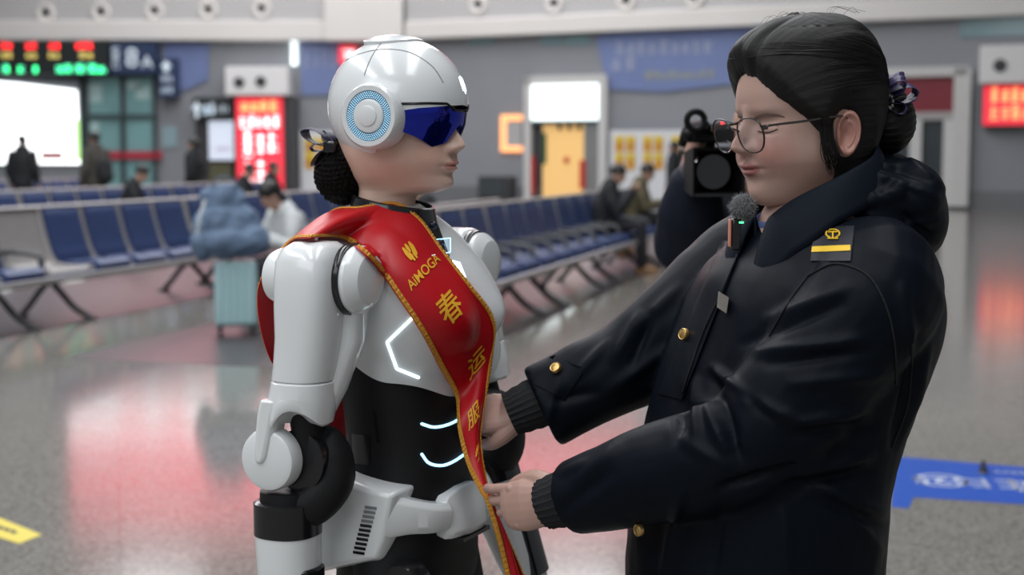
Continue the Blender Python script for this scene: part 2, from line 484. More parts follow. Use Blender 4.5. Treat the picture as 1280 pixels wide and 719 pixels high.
structure(obj('trim_6', WR.slab(0, WR.len, .0, .5, 0, .06), M['wall_low'], smooth=False), 'low skirting of the right far wall')

# the hall's big red and white LED display above the fascia: seen only as its pink reflection in the floor
us0, us1 = -14.6 + 22, 4.2 + 22
disp = thing('hall_led_display', 'huge red and white LED display above the far fascia, mirrored pink in the floor', 'display', tuple(WL.a + WL.u * (us0 + us1) / 2 + np.array([0, 0, 6.6])))
w_ = us1 - us0
obj('red_field', box((0, .25, 2.75), (w_, .1, 3.1)), M['screen_red'], disp, smooth=False)
obj('white_band', box((-w_ * .2, .25, .6), (w_ * .6, .1, 1.15)), M['screen_white'], disp, smooth=False)
v, f = strokes(5.4, .85, 4, 1, 3); v = np.stack([v[:, 0] - w_ * .28, np.full(len(v), .19), v[:, 1] + .6], -1)
obj('band_lettering', (v, f), M['screen_red'], disp, smooth=False)
obj('white_patch', box((w_ * .06, .19, 2.2), (2.6, .02, 1.7)), M['screen_white'], disp, smooth=False)
obj('housing', box((0, .36, 2.15), (w_ + .3, .1, 4.5)), M['dark_grey'], disp, smooth=False)

# round air nozzles in the fascia
def nozzle(wall, x, y, label):
    u, z = wall.uz(x, y, .30); p = wall.a + wall.u * u + wall.n * .30
    t = thing('air_nozzle', label, 'air nozzle', tuple(p - np.array([0, 0, 0])) [:2] + (z,), wall.rz, 'round air nozzles in the fascia')
    a = lathe([(.30, .0), (.30, -.05), (.25, -.09), (.13, -.04), (.115, .02)], 'y', 28)
    obj('ring', a, M['fascia'], t)
    obj('bore', lathe([(.115, -.03), (.10, -.05), (.02, -.045)], 'y', 20), M['dark'], t)
for i, x in enumerate((57, 126, 193, 260, 327)):
    nozzle(WL, x, 16 - i * 1.2, ('leftmost', 'second from left', 'third from left', 'fourth from left', 'fifth from left')[i] + ' round air nozzle in the grey fascia')
for i, (x, y) in enumerate(((598, 6), (693, 4), (783, 1), (869, -3))):
    nozzle(WR, x, y, ('round air nozzle in fascia above the orange-framed notice', 'round air nozzle in fascia above the lit doorway', 'round air nozzle in fascia above the pale blue banner', 'round air nozzle cut by top edge, beside the woman\'s hair')[i])

# bright window with daylight at far left
t = OnWall(WL, 'window_1', (-60, 96, 104, 214), 'overexposed bright window at far left', depth=.05)
pts = [t.pt(*q) for q in ((-60, 98), (20, 104), (96, 113), (101, 212), (-60, 212))]
obj('pane', prism(pts, -.04, .0, lambda a, b, d: (a, d, b)), M['daylight'], t.root, smooth=False)
t.box('window_frame', (100, 94, 108, 226), .0, .16, M['frame_dark'])
t.box('head_frame', (-60, 92, 108, 100), .0, .16, M['frame_dark'])
t.box('red_shape', (52, 190, 80, 199), .05, .09, M['red_band'])
t.box('green_shape', (94, 150, 101, 200), .05, .09, mat('pale_green_outside', (.5, .9, .3), .5, emit=1.2))
t.box('low_rail', (-60, 205, 108, 214), .05, .12, M['wall_low'])

# teal glass boarding gate
t = OnWall(WL, 'door_1', (106, 92, 200, 228), 'teal glass boarding gate in dark frame below the 8A sign', depth=.1)
for x in (106, 152, 192): t.box('post', (x, 92, x + 6, 238), 0, .2, M['frame_dark'])
for y in (92, 143): t.box('rail', (106, y, 198, y + 5), 0, .18, M['frame_dark'])
for (x0, x1) in ((112, 152), (158, 192)):
    for (y0, y1) in ((97, 143), (148, 190), (200, 236)): t.box('pane', (x0, y0, x1, y1), .02, .06, M['glass_teal'])
t.box('red_band', (106, 189, 204, 199), .06, .2, M['red_band'])
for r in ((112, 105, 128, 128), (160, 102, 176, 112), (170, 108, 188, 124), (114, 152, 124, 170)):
    t.box('painted_reflection', r, .06, .07, mat('pale_teal_reflection', (.45, .62, .62), .3))  # pale reflections in the gate glass, painted as thin plates

# LED departure board
t = OnWall(WL, 'departure_board', (-70, 53, 140, 94), 'black LED departure board with red, yellow and green characters', 'display', depth=.5)
t.box('panel', (-70, 53, 140, 94), -.48, .35, M['board'])
for i, (x, n) in enumerate(((13, 2), (44, 2), (72, 2), (109, 3))):
    w, h = t.size(x - 8, 54, x + 8, 64); t.flat('red_characters', strokes(w * n / 2.2, h * .8, n, 1, i, .95, .2), x, 58.5, .36, M['led_red'])
    w, h = t.size(x - 8, 65, x + (10 if i < 3 else 16), 74); t.flat('yellow_characters', strokes(w * .8, h * .75, 2, 1, i + 9, .95, .2), x + (0 if i < 3 else 3), 70.5, .36, M['led_yellow'])
for i, (x, w) in enumerate(((12, 9), (31, 9), (49, 9), (84, 20), (104, 14), (125, 24))):
    ww, h = t.size(x - w / 2, 83, x + w / 2, 92); t.flat('green_characters', strokes(ww, h, max(1, w // 9), 1, i + 30, .98, .24), x, 87.5, .36, M['led_green'])

# 8A gate sign
t = OnWall(WL, 'gate_sign', (141, 55, 197, 93), 'dark blue gate sign reading 8A', 'sign', depth=.5)
t.box('panel', (141, 55, 197, 93), -.48, .3, M['sign_blue'])
w, h = t.size(158, 60, 178, 87)
t.flat('numeral', text_mesh('8', h * 1.25, 0), 168, 74, .31, M['sign_text'])
t.flat('letter', text_mesh('A', h * .80, 0), 187, 79, .31, M['sign_text'])
for i, ch in enumerate('检票口'): t.flat('character', text_mesh(ch, .26, 0), 148, 64 + i * 9.5, .31, M['sign_text'])

t = OnWall(WL, 'direction_sign', (200, 73, 223, 122), 'narrow dark blue direction sign right of the 8A sign', 'sign', depth=.4)
t.box('panel', (200, 73, 223, 122), -.38, .25, M['sign_blue'])
w, h = t.size(204, 78, 217, 92); t.flat('arrow', (np.array([(-.1, -.16, 0), (.06, -.16, 0), (.06, 0, 0), (.16, 0, 0), (-.02, .2, 0), (-.2, 0, 0), (-.1, 0, 0)]), [(0, 1, 2, 3, 4, 5, 6)]), 211, 84, .26, M['sign_text'])
for y in (99, 113): w, h = t.size(203, y - 4, 219, y + 4); t.flat('characters', strokes(w, h, 3, 1, y, .9, .14), 211, y, .26, M['sign_text'])

# wall banners
t = OnWall(WL, 'wall_banner', (206, 54, 262, 114), 'faded blue banner on wall behind the direction sign', 'banner', depth=.02)
pts = [t.pt(*q) for q in ((206, 54), (262, 54), (260, 100), (235, 112), (206, 115))]
obj('cloth', prism(pts, -.06, -.02, lambda a, b, d: (a, d, b)), M['banner'], t.root, smooth=False)
t = OnWall(WL, 'wall_banner', (376, 50, 426, 119), 'blue banner on wall left of the robot helmet', 'banner', depth=.02)
t.box('cloth', (376, 50, 430, 119), .02, .06, M['banner'])
w, h = t.size(380, 56, 424, 84); t.flat('lettering', strokes(w, h, 4, 3, 77, .8, .08), 401, 72, .065, M['banner_text'])
t = OnWall(WL, 'small_red_sign', (424, 58, 444, 80), 'small red LED sign half hidden by the helmet', 'sign', depth=.1)
t.box('panel', (424, 58, 446, 80), 0, .15, M['led_poster'])
w, h = t.size(428, 62, 444, 76); t.flat('characters', strokes(w, h, 2, 1, 5, .8, .16), 437, 69, .16, M['led_white'])
tag(obj('wall_conduit', WL.slab(*sorted((WL.uz(365, 60)[0], WL.uz(372, 60)[0])), WL.uz(365, 82)[1], WL.uz(365, 50)[1], .02, .2), M['lightbox'], smooth=False), 'short bright strip light high on wall beside blue banner', 'light')

# white air box with two nozzles, over the red poster
def airbox(wall, rect, dots, label, depth, side=None):
    t = OnWall(wall, 'air_handling_box', rect, label, 'air unit', depth=depth)
    t.box('casing', rect, -depth, .0, M['white_paint'], bevel=.03)
    for x, y in dots:
        a, b = t.pt(x, y)
        obj('vent', lathe([(.17, .0), (.17, -.03), (.12, -.06), (.10, -.02), (.01, -.02)], 'y', 20, (a, 0, b)), M['dark_grey'], t.root)
airbox(WL, (281, 83, 360, 119), ((299, 103), (326, 102)), 'white air box with two nozzles above the red poster', 1.0)
airbox(WR, (1225, 57, 1300, 103), ((1250, 82),), 'white air box with one nozzle above red screen at right', .9)

# dark kiosk column carrying the sign, the pale screen and the red poster
t = OnWall(WL, 'information_kiosk', (243, 120, 379, 245), 'dark kiosk wall carrying pictogram sign and screens', 'kiosk', depth=.4)
t.box('column', (359, 121, 374, 262), -.37, .3, M['dark_grey'])
t.box('back_panel', (243, 150, 291, 262), -.37, -.1, M['dark_grey'])
t.box('lower_panel', (262, 204, 291, 262), -.1, .05, M['olive'])
t = OnWall(WL, 'pictogram_sign', (243, 122, 291, 150), 'black sign with white arrow and toilet pictogram', 'sign', depth=.5)
t.box('panel', (243, 122, 291, 148), -.45, .2, M['board'])
t.flat('arrow', (np.array([(-.06, -.26, 0), (.06, -.26, 0), (.06, 0, 0), (.17, 0, 0), (0, .26, 0), (-.17, 0, 0), (-.06, 0, 0)]), [(0, 1, 2, 3, 4, 5, 6)]), 248, 137, .21, M['sign_text'])
w, h = t.size(255, 129, 271, 146); t.flat('pictogram', strokes(w, h, 2, 1, 4, .8, .3), 263, 137, .21, M['sign_text'])
w, h = t.size(272, 131, 288, 141); t.flat('characters', strokes(w, h, 3, 1, 8, .9, .12), 280, 136, .21, M['sign_text'])
t = OnWall(WL, 'notice_screen', (260, 150, 294, 201), 'pale upright screen left of the red poster', 'screen', depth=.5)
t.box('casing', (259, 149, 295, 202), -.05, .02, M['dark_grey']); t.box('display', (261, 151, 293, 200), .02, .05, M['screen_pale'])
w, h = t.size(268, 182, 288, 188); t.flat('lettering', strokes(w, h, 4, 1, 8, .9, .12), 279, 186, .06, mat('pink_lettering', (.6, .3, .45), .5))
t = OnWall(WL, 'red_led_poster', (294, 121, 356, 232), 'tall glowing red LED poster with white columns of characters', 'display', depth=.7)
t.box('casing', (293, 120, 358, 246), -.2, .0, M['dark_grey']); t.box('display', (295, 122, 355, 240), 0, .04, M['led_poster'])
w, h = t.size(301, 128, 349, 140); t.flat('heading', strokes(w, h, 4, 1, 21, .95, .24), 324, 134, .05, M['led_orange'])
w, h = t.size(299, 144, 351, 160); t.flat('small_row', strokes(w, h, 5, 1, 22, .9, .14), 325, 152, .05, M['led_white'])
w, h = t.size(301, 162, 349, 192); t.flat('large_row', strokes(w, h, 3, 1, 24, .92, .14), 325, 177, .05, M['led_white'])
w, h = t.size(303, 195, 349, 232); t.flat('large_row', strokes(w, h, 3, 1, 25, .88, .14), 326, 212, .05, M['led_white'])

def notice_board(wall, rect, cards, label, depth=.3):
    t = OnWall(wall, 'notice_board', rect, label, 'notice board', depth=depth)
    t.box('board', rect, -.1, .0, M['poster_white'])
    for (x, y, w, h) in cards:
        c = t.box('card', (x, y, x + w, y + h), 0, .02, M['poster_orange'])
        t.box('card_heading', (x, y, x + w, y + h * .36), .02, .03, M['poster_yellow'])
notice_board(WL, (375, 164, 420, 262), [(381, 172, 13, 18), (381, 191, 13, 20), (396, 172, 13, 18)], 'white board with yellow cards behind the robot\'s hair bun')
notice_board(WR, (763, 163, 868, 250), [(769 + dx, y, 11, 20) for dx in (0, 14, 35, 49, 70, 84) for y in (170, 192)], 'white board with rows of yellow and orange cards beside the lit doorway')
w_t = OnWall(WL, 'wall_notice', (203, 158, 222, 184), 'small pale blue notice on grey wall beside the gate', 'notice', depth=.02)
w_t.box('sheet', (203, 158, 222, 184), .0, .03, mat('pale_blue_sheet', (.28, .40, .45), .5))

# right wall: banner, doorway with light box, orange framed notice, right-hand door, red screen
t = OnWall(WR, 'pale_blue_banner', (745, 41, 960, 116), 'large faded blue banner with white and yellow lettering high on right wall', 'banner', depth=.02)
pts = [t.pt(*q) for q in ((745, 47), (760, 42), (960, 32), (960, 100), (830, 115), (762, 112))]
obj('cloth', prism(pts, -.06, -.02, lambda a, b, d: (a, d, b)), M['banner'], t.root, smooth=False)
w, h = t.size(765, 52, 890, 66); t.flat('white_lettering', strokes(w, h, 9, 1, 50, .85, .14), 830, 60, .07, M['banner_text'])
w, h = t.size(765, 70, 800, 90); t.flat('white_lettering', strokes(w, h, 2, 1, 51, .8, .10), 780, 80, .07, M['banner_text'])
w, h = t.size(793, 92, 880, 101); t.flat('yellow_lettering', strokes(w, h, 9, 1, 52, .85, .14), 850, 94, .07, M['banner_yel'])
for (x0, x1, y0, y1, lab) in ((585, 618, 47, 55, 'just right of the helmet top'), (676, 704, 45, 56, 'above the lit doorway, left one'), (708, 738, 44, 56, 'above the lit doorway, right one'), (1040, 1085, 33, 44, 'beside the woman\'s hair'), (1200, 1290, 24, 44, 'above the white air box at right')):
    t = OnWall(WR, 'reflection_strip', (x0, y0, x1, y1), 'glazed strip with painted pale reflection under the fascia ' + lab, 'glass strip', depth=.02)
    t.box('pane', (x0, y0, x1, y1), .0, .03, mat('teal_reflection_glass', (.22, .33, .36), .15))  # blue-teal reflection in the glazing is put into the pane colour
t = OnWall(WR, 'door_2', (659, 96, 761, 262), 'doorway with glowing white light box over a warm lit room', depth=.0)
t.box('frame_left', (659, 96, 667, 262), -.3, .25, M['frame_light']); t.box('frame_right', (752, 96, 761, 262), -.3, .25, M['frame_light']); t.box('frame_head', (659, 96, 761, 104), -.3, .25, M['frame_light'])
t.box('light_box', (668, 105, 751, 152), .0, .22, M['lightbox'])
t.box('light_box_frame', (667, 151, 752, 155), .0, .25, M['frame_dark'])
t.box('room_wall', (667, 155, 752, 262), .02, .06, M['dark_grey'])
t.box('warm_opening', (680, 154, 732, 262), .06, .09, mat('warm_lit_room', (.62, .40, .15), .6, emit=.55, ecol=(.95, .56, .2)))
t.box('door_leaf', (732, 154, 750, 262), .06, .14, M['steel'])
for x in (699, 711, 723): t.box('hanging', (x, 155, x + 5, 163), .09, .12, M['dark'])
for (x, y0, y1) in ((664, 195, 243), (727, 200, 236)):
    t.box('red_garland', (x, y0, x + 7, y1), .1, .2, M['red_dec'], bevel=.03)
t.box('small_lantern', (707, 196, 713, 204), .09, .16, M['red_dec'], bevel=.05)
t.box('leaf_spray', (680, 166, 685, 205), .09, .16, M['green_leaf'], bevel=.04)
t = OnWall(WR, 'orange_framed_notice', (627, 144, 654, 190), 'pale notice in a glowing orange frame on the right wall', 'notice', depth=.02)
for r in ((627, 144, 634, 190), (634, 144, 654, 151), (634, 183, 654, 190)): t.box('frame_bar', r, 0, .1, M['led_orange'], bevel=.02)
t.box('sheet', (634, 151, 653, 183), 0, .06, mat('grey_sheet', (.42, .42, .42), .5))
t = OnWall(WR, 'wall_cabinet', (601, 220, 641, 249), 'dark grey cabinet against wall behind the right bench', 'cabinet', depth=.3)
t.box('body', (601, 220, 641, 262), -.28, .2, M['dark_grey'], bevel=.02); t.box('door', (605, 224, 634, 245), .2, .23, M['door_glass'])
t = OnWall(WR, 'door_3', (1100, 86, 1211, 258), 'grey framed door with dark red panel over the glass', depth=.0)
t.box('frame_right', (1195, 86, 1211, 258), 0, .3, M['frame_light']); t.box('frame_left', (1092, 86, 1104, 258), 0, .3, M['frame_light']); t.box('frame_head', (1092, 86, 1211, 95), 0, .3, M['frame_light'])
t.box('red_panel', (1104, 96, 1195, 141), 0, .15, M['door_red']); t.box('transom', (1104, 141, 1195, 150), 0, .2, M['alu'])
t.box('stile', (1139, 150, 1151, 258), 0, .2, M['frame_light']); t.box('stile', (1181, 150, 1195, 258), 0, .2, M['frame_light'])
t.box('glass', (1104, 150, 1139, 258), 0, .08, M['door_glass']); t.box('glass', (1151, 150, 1181, 258), 0, .08, M['door_glass'])
t = OnWall(WR, 'red_led_screen', (1230, 104, 1300, 157), 'glowing red LED screen below air box at right edge', 'display', depth=.5)
t.box('casing', (1228, 108, 1300, 158), -.4, 0, M['dark_grey']); t.box('display', (1230, 108, 1300, 156), 0, .04, M['led_poster'])
w, h = t.size(1238, 110, 1290, 128); t.flat('heading', strokes(w, h, 4, 1, 61, .9, .2), 1263, 119, .05, M['led_orange'])
w, h = t.size(1238, 132, 1290, 150); t.flat('characters', strokes(w, h, 4, 1, 62, .9, .18), 1263, 141, .05, M['led_orange'])

# ---------------------------------------------------------------- floor stickers
def flat_on_floor(name, poly, m, label, th=.0015, z=0.0):
    P = [atZ(x, y) for x, y in poly]; c = np.mean(P, 0)
    t = thing(name, label, 'floor sticker', tuple(c[:2]) + (0,))
    obj('film', prism([(p[0] - c[0], p[1] - c[1]) for p in P], 0.0005, th, lambda a, b, d: (a, b, d)), m, t, smooth=False)
    return t, c
t, c = flat_on_floor('blue_floor_sticker', [(1118, 571), (1300, 586), (1300, 632), (1142, 622), (1136, 636), (1114, 634)], M['sticker_blue'], 'blue floor sticker with white characters behind the woman')
def floor_text(t, c, vf, px, dirx, sc=1):
    p = atZ(*px); v, f = vf; a = dirx
    ca, sa = math.cos(a), math.sin(a)
    V = np.stack([p[0] - c[0] + v[:, 0] * ca - v[:, 1] * sa, p[1] - c[1] + v[:, 0] * sa + v[:, 1] * ca, np.full(len(v), .0022)], -1)
    obj('lettering', (V, f), M['sticker_text'], t, smooth=False)
ang = math.radians(172)
th = np.linspace(0, 2 * math.pi, 28, endpoint=False)
ringv = np.concatenate([np.stack([.118 * np.cos(th), .125 * np.sin(th), 0 * th], -1), np.stack([.098 * np.cos(th), .105 * np.sin(th), 0 * th], -1)])
ringf = [(i, (i + 1) % 28, 28 + (i + 1) % 28, 28 + i) for i in range(28) if i % 14 not in (0, 1)]
floor_text(t, c, (ringv, ringf), (1176, 601), ang)
floor_text(t, c, text_mesh('525', .17, .004), (1176, 601), ang)
floor_text(t, c, strokes(.25, .27, 2, 1, 90, .9, .13), (1243, 607), ang)
floor_text(t, c, strokes(.13, .27, 1, 1, 91, .9, .13), (1284, 610), ang)
floor_text(t, c, strokes(.14, .05, 4, 1, 92, .9, .2), (1262, 591), ang)
t, c = flat_on_floor('yellow_floor_sticker', [(-20, 642), (0, 648), (52, 669), (24, 680), (-20, 666)], M['sticker_yellow'], 'yellow floor sticker with dark marks at the left edge')
p = atZ(8, 662)
obj('marks', cat([box((p[0] - c[0] + k * .035 - .03, p[1] - c[1] - k * .03 + .02, .002), (.02, .06, .0005), .6) for k in range(3)]), M['dark'], t, smooth=False)
p = atZ(1229, 592)
tag(obj('floor_cone', lathe([(.0, .065), (.008, .058), (.022, .008), (.030, 0)], 'z', 4, (p[0], p[1], .0)), M['dark_grey'], smooth=False), 'small dark pyramid marker standing on the blue sticker', 'marker')

# ---------------------------------------------------------------- bench seating
UDIR = np.array([.27, .963]); UDIR /= np.linalg.norm(UDIR); RZ_ROW = math.atan2(UDIR[1], UDIR[0])
PITCH_S = .66
prof_back = [(-.29, .955), (-.265, .85), (-.225, .70), (-.18, .56), (-.13, .47)]
prof_seat = [(-.13, .455), (-.05, .43), (.08, .425), (.20, .445), (.25, .44), (.265, .40)]
def sheet(profile, w, th, n=14):
    """upholstered strip: profile in (depth, height), local x along the row, facing -y"""
    P = cr(profile, n); T = np.gradient(P, axis=0); T /= np.linalg.norm(T, axis=1)[:, None]; N = np.stack([-T[:, 1], T[:, 0]], -1)
    rings = []
    for i in range(n):
        e = min(i, n - 1 - i, 2) / 2; h = th * (.35 + .65 * e)
        rings.append([(-w / 2, -P[i, 0], P[i, 1]), (w / 2, -P[i, 0], P[i, 1]),
                      (w / 2 - .006, -(P[i, 0] + N[i, 0] * h), P[i, 1] + N[i, 1] * h), (-w / 2 + .006, -(P[i, 0] + N[i, 0] * h), P[i, 1] + N[i, 1] * h)])
    return loft(rings)
_seatmesh = {}
def shared(key, maker, m, bevel=0.0):
    if key not in _seatmesh:
        o = obj(key, maker(), m, smooth=True); _seatmesh[key] = o.data; bpy.data.objects.remove(o)
    return _seatmesh[key]
def inst(key, name, parent, loc, maker, m):
    o = bpy.data.objects.new(name, shared(key, maker, m)); COL.objects.link(o); o.parent = parent; o.location = loc
    return o
def flip(vf):  # profiles are drawn facing +depth = -y
    return vf
def side_frame():
    a = cr([(-.305, .96), (-.25, .70), (-.19, .53), (-.12, .44), (.1, .41), (.26, .43)], 14)
    return tube([(0, -p[0], p[1]) for p in a], [(.045, .012)] * 14, 8, ref=(1, 0, 0))
def armrest():
    a = cr([(-.20, .60), (-.08, .61), (.10, .60), (.19, .57), (.20, .48), (.17, .42)], 16)
    return tube([(0, -p[0], p[1]) for p in a], [(.020, .014)] * 16, 8, ref=(1, 0, 0))
def bench_leg():
    a = cr([(-.30, .02), (-.22, .10), (-.10, .24), (0, .32), (.10, .24), (.24, .10), (.40, .02)], 20)
    f = cat([tube([(0, -p[0], p[1]) for p in a], [(.030, .022)] * 20, 10, ref=(1, 0, 0)), box((0, 0, .34), (.06, .14, .08)),
             box((0, -.40, .012), (.07, .10, .024)), box((0, .30, .012), (.07, .10, .024))])
    return f
def bench(origin, n, label, group, grey=(), arms=True, back=False):
    """origin: world point under the back top of the first seat; seats run along UDIR and face right"""
    c = origin + UDIR * PITCH_S * (n - 1) / 2
    nf = np.array([UDIR[1], -UDIR[0]])
    c = c + nf * .29 * (-1 if back else 1)
    t = thing('waiting_bench', label, 'bench', (c[0], c[1], 0), RZ_ROW + (math.pi if back else 0), group)
    L = PITCH_S * n
    obj('beam', box((0, .0, .38), (L, .07, .05)), M['alu'], t, smooth=False, bevel=.008)
    obj('front_rail', box((0, -.365, .385), (L, .04, .05)), M['alu'], t, smooth=False, bevel=.008)
    obj('front_strip', box((0, -.300, .395), (L, .10, .022)), M['seat_blue'], t, smooth=False, bevel=.006)
    obj('top_rail', tube([(-L / 2, .300, .968), (L / 2, .300, .968)], [(.032, .016)] * 2, 8), M['alu'], t)
    for i in range(n):
        x = (i - (n - 1) / 2) * PITCH_S
        g = i in grey
        inst('back_shell', 'seat_shell', t, (x, .012, -.006), lambda: sheet(prof_back + prof_seat[1:], PITCH_S - .05, .012, 22), M['alu'])
        if not g:
            inst('back_pad', 'back_pad', t, (x, 0, 0), lambda: sheet(prof_back, PITCH_S - .12, .035), M['seat_blue'])
            inst('seat_pad', 'seat_pad', t, (x, 0, 0), lambda: sheet(prof_seat, PITCH_S - .12, .05), M['seat_blue'])
    for i in range(n + 1):
        x = (i - n / 2) * PITCH_S
        inst('side_frame', 'side_frame', t, (x, 0, 0), side_frame, M['alu'])
        if arms is True or (arms == 'ends' and i in (0, n)): inst('armrest', 'armrest', t, (x, 0, 0), armrest, M['leg_grey'])
    for i in ((0, n) if n < 3 else (0.6, n - .6)):
        inst('leg', 'leg', t, ((i - n / 2) * PITCH_S, 0, 0), bench_leg, M['leg_grey'])
    return t
def start(x, y, zt=.962):
    p = atY(x, y, 10.); k = (zt - CAMH) / (p[2] - CAMH); q = CAM + (p - CAM) * k; return q[:2]
b1 = start(0, 262.5)
# thin dark bands lying on the floor under the rows of benches
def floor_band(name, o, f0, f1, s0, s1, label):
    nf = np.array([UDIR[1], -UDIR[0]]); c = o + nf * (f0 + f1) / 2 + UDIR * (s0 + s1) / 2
    structure(obj(name, box((c[0], c[1], .0008), (s1 - s0, f1 - f0, .0016), RZ_ROW), M['dark_band'], smooth=False), label)
floor_band('trim_7', b1, -1.6, .74, -6, 24, 'dark floor band under the left benches')
names1 = ['front left bench reaching out of the left edge', 'front left bench with a bare grey metal seat', 'front left bench behind blue bag and white-jacketed woman', 'front left bench hidden behind the robot\'s shoulder']
for k, n in enumerate((3, 5, 4, 4)):
    bench(b1 + UDIR * PITCH_S * (-2.75 + (0, 3.06, 8.12, 12.18)[k]), n, 'blue padded ' + names1[k], 'blue padded waiting benches', grey=(0,) if k == 1 else (), arms='ends')
b2 = start(0, 240.5)
for k in range(4):
    bench(b2 + UDIR * PITCH_S * (-3.0 + k * 4.06), 4, 'blue padded bench of the second row back, ' + ('leftmost', 'second from left', 'third from left', 'fourth from left')[k], 'blue padded waiting benches', arms=False)
b3 = start(20, 226)
for k in range(2):
    bench(b3 + UDIR * PITCH_S * (-4.0 + k * 4.06), 4, 'blue padded bench of the third row back, ' + ('cut by left edge', 'below the backpacker')[k], 'blue padded waiting benches', arms=False)
br_ = start(538, 265)
floor_band('trim_8', br_, -1.9, .80, -2.5, 20, 'dark floor band under the right benches')
for k in range(4):
    bench(br_ + UDIR * PITCH_S * (-1.3 + k * 4.06), 4, 'blue padded bench of the right row, ' + ('nearest, behind the robot', 'second from the robot', 'third, where the two men sit', 'farthest, past the two men')[k], 'blue padded waiting benches')
nf_ = np.array([UDIR[1], -UDIR[0]])
bench(br_ + UDIR * .9 - nf_ * .36, 4, 'blue padded bench back to back behind the robot\'s chin, facing away', 'blue padded waiting benches', arms=False, back=True)

# ---------------------------------------------------------------- people in the background
M['skin_bg'] = mat('skin', (0.46, 0.27, 0.20), .5, sss=.05)
M['hair_bg'] = mat('black_hair', (0.010, 0.009, 0.009), .45, bump=.3, bscale=120)
M['black_cloth'] = mat('black_cloth', (0.010, 0.011, 0.014), .8, bump=.2, bscale=150)
M['dark_trousers'] = mat('dark_trousers', (0.012, 0.012, 0.016), .8)
M['white_jacket'] = mat('white_jacket', (0.55, 0.57, 0.58), .7, bump=.3, bscale=60)
M['brown_coat'] = mat('brown_grey_coat', (0.055, 0.05, 0.043), .8)
M['camo'] = mat('camouflage_jacket', (0.085, 0.07, 0.035), .8, var=.7, vscale=9)
M['navy_coat_bg'] = mat('navy_coat_cloth', (0.006, 0.009, 0.019), .75, bump=.15, bscale=90, spec=.2)
M['shoe'] = mat('dark_shoe', (0.015, 0.013, 0.012), .5)
M['tan_shoe'] = mat('tan_shoe', (0.25, 0.13, 0.06), .6)

def stand_pose(h=1.70, stoop=0.0):
    k = h / 1.70
    J = dict(head=(.02 + stoop, 0, 1.58), neck=(.0 + stoop * .8, 0, 1.44), chest=(stoop * .5, 0, 1.28), belly=(0, 0, 1.05), pelvis=(-.01, 0, .92),
             sh=(0, .19, 1.38), el=(-.03, .25, 1.10), wr=(.06, .24, .88), hip=(0, .09, .90), kn=(.015, .10, .49), an=(-.02, .11, .08), toe=(.13, .13, .04))
    return {a: np.array(b) * k for a, b in J.items()}
def sit_pose(lean=.05, seat=.47, hand=(.32, .10, .74)):
    return {a: np.array(b, float) for a, b in dict(head=(.06 + lean, 0, seat + .70), neck=(.01 + lean * .7, 0, seat + .56), chest=(lean * .4 - .02, 0, seat + .38), belly=(-.03, 0, seat + .20), pelvis=(-.05, 0, seat + .10),
            sh=(lean * .6, .19, seat + .50), el=(.10 + lean * .5, .25, seat + .25), wr=hand, hip=(.0, .09, seat + .09), kn=(.44, .12, seat + .08), an=(.46, .12, .09), toe=(.60, .14, .04)).items()}

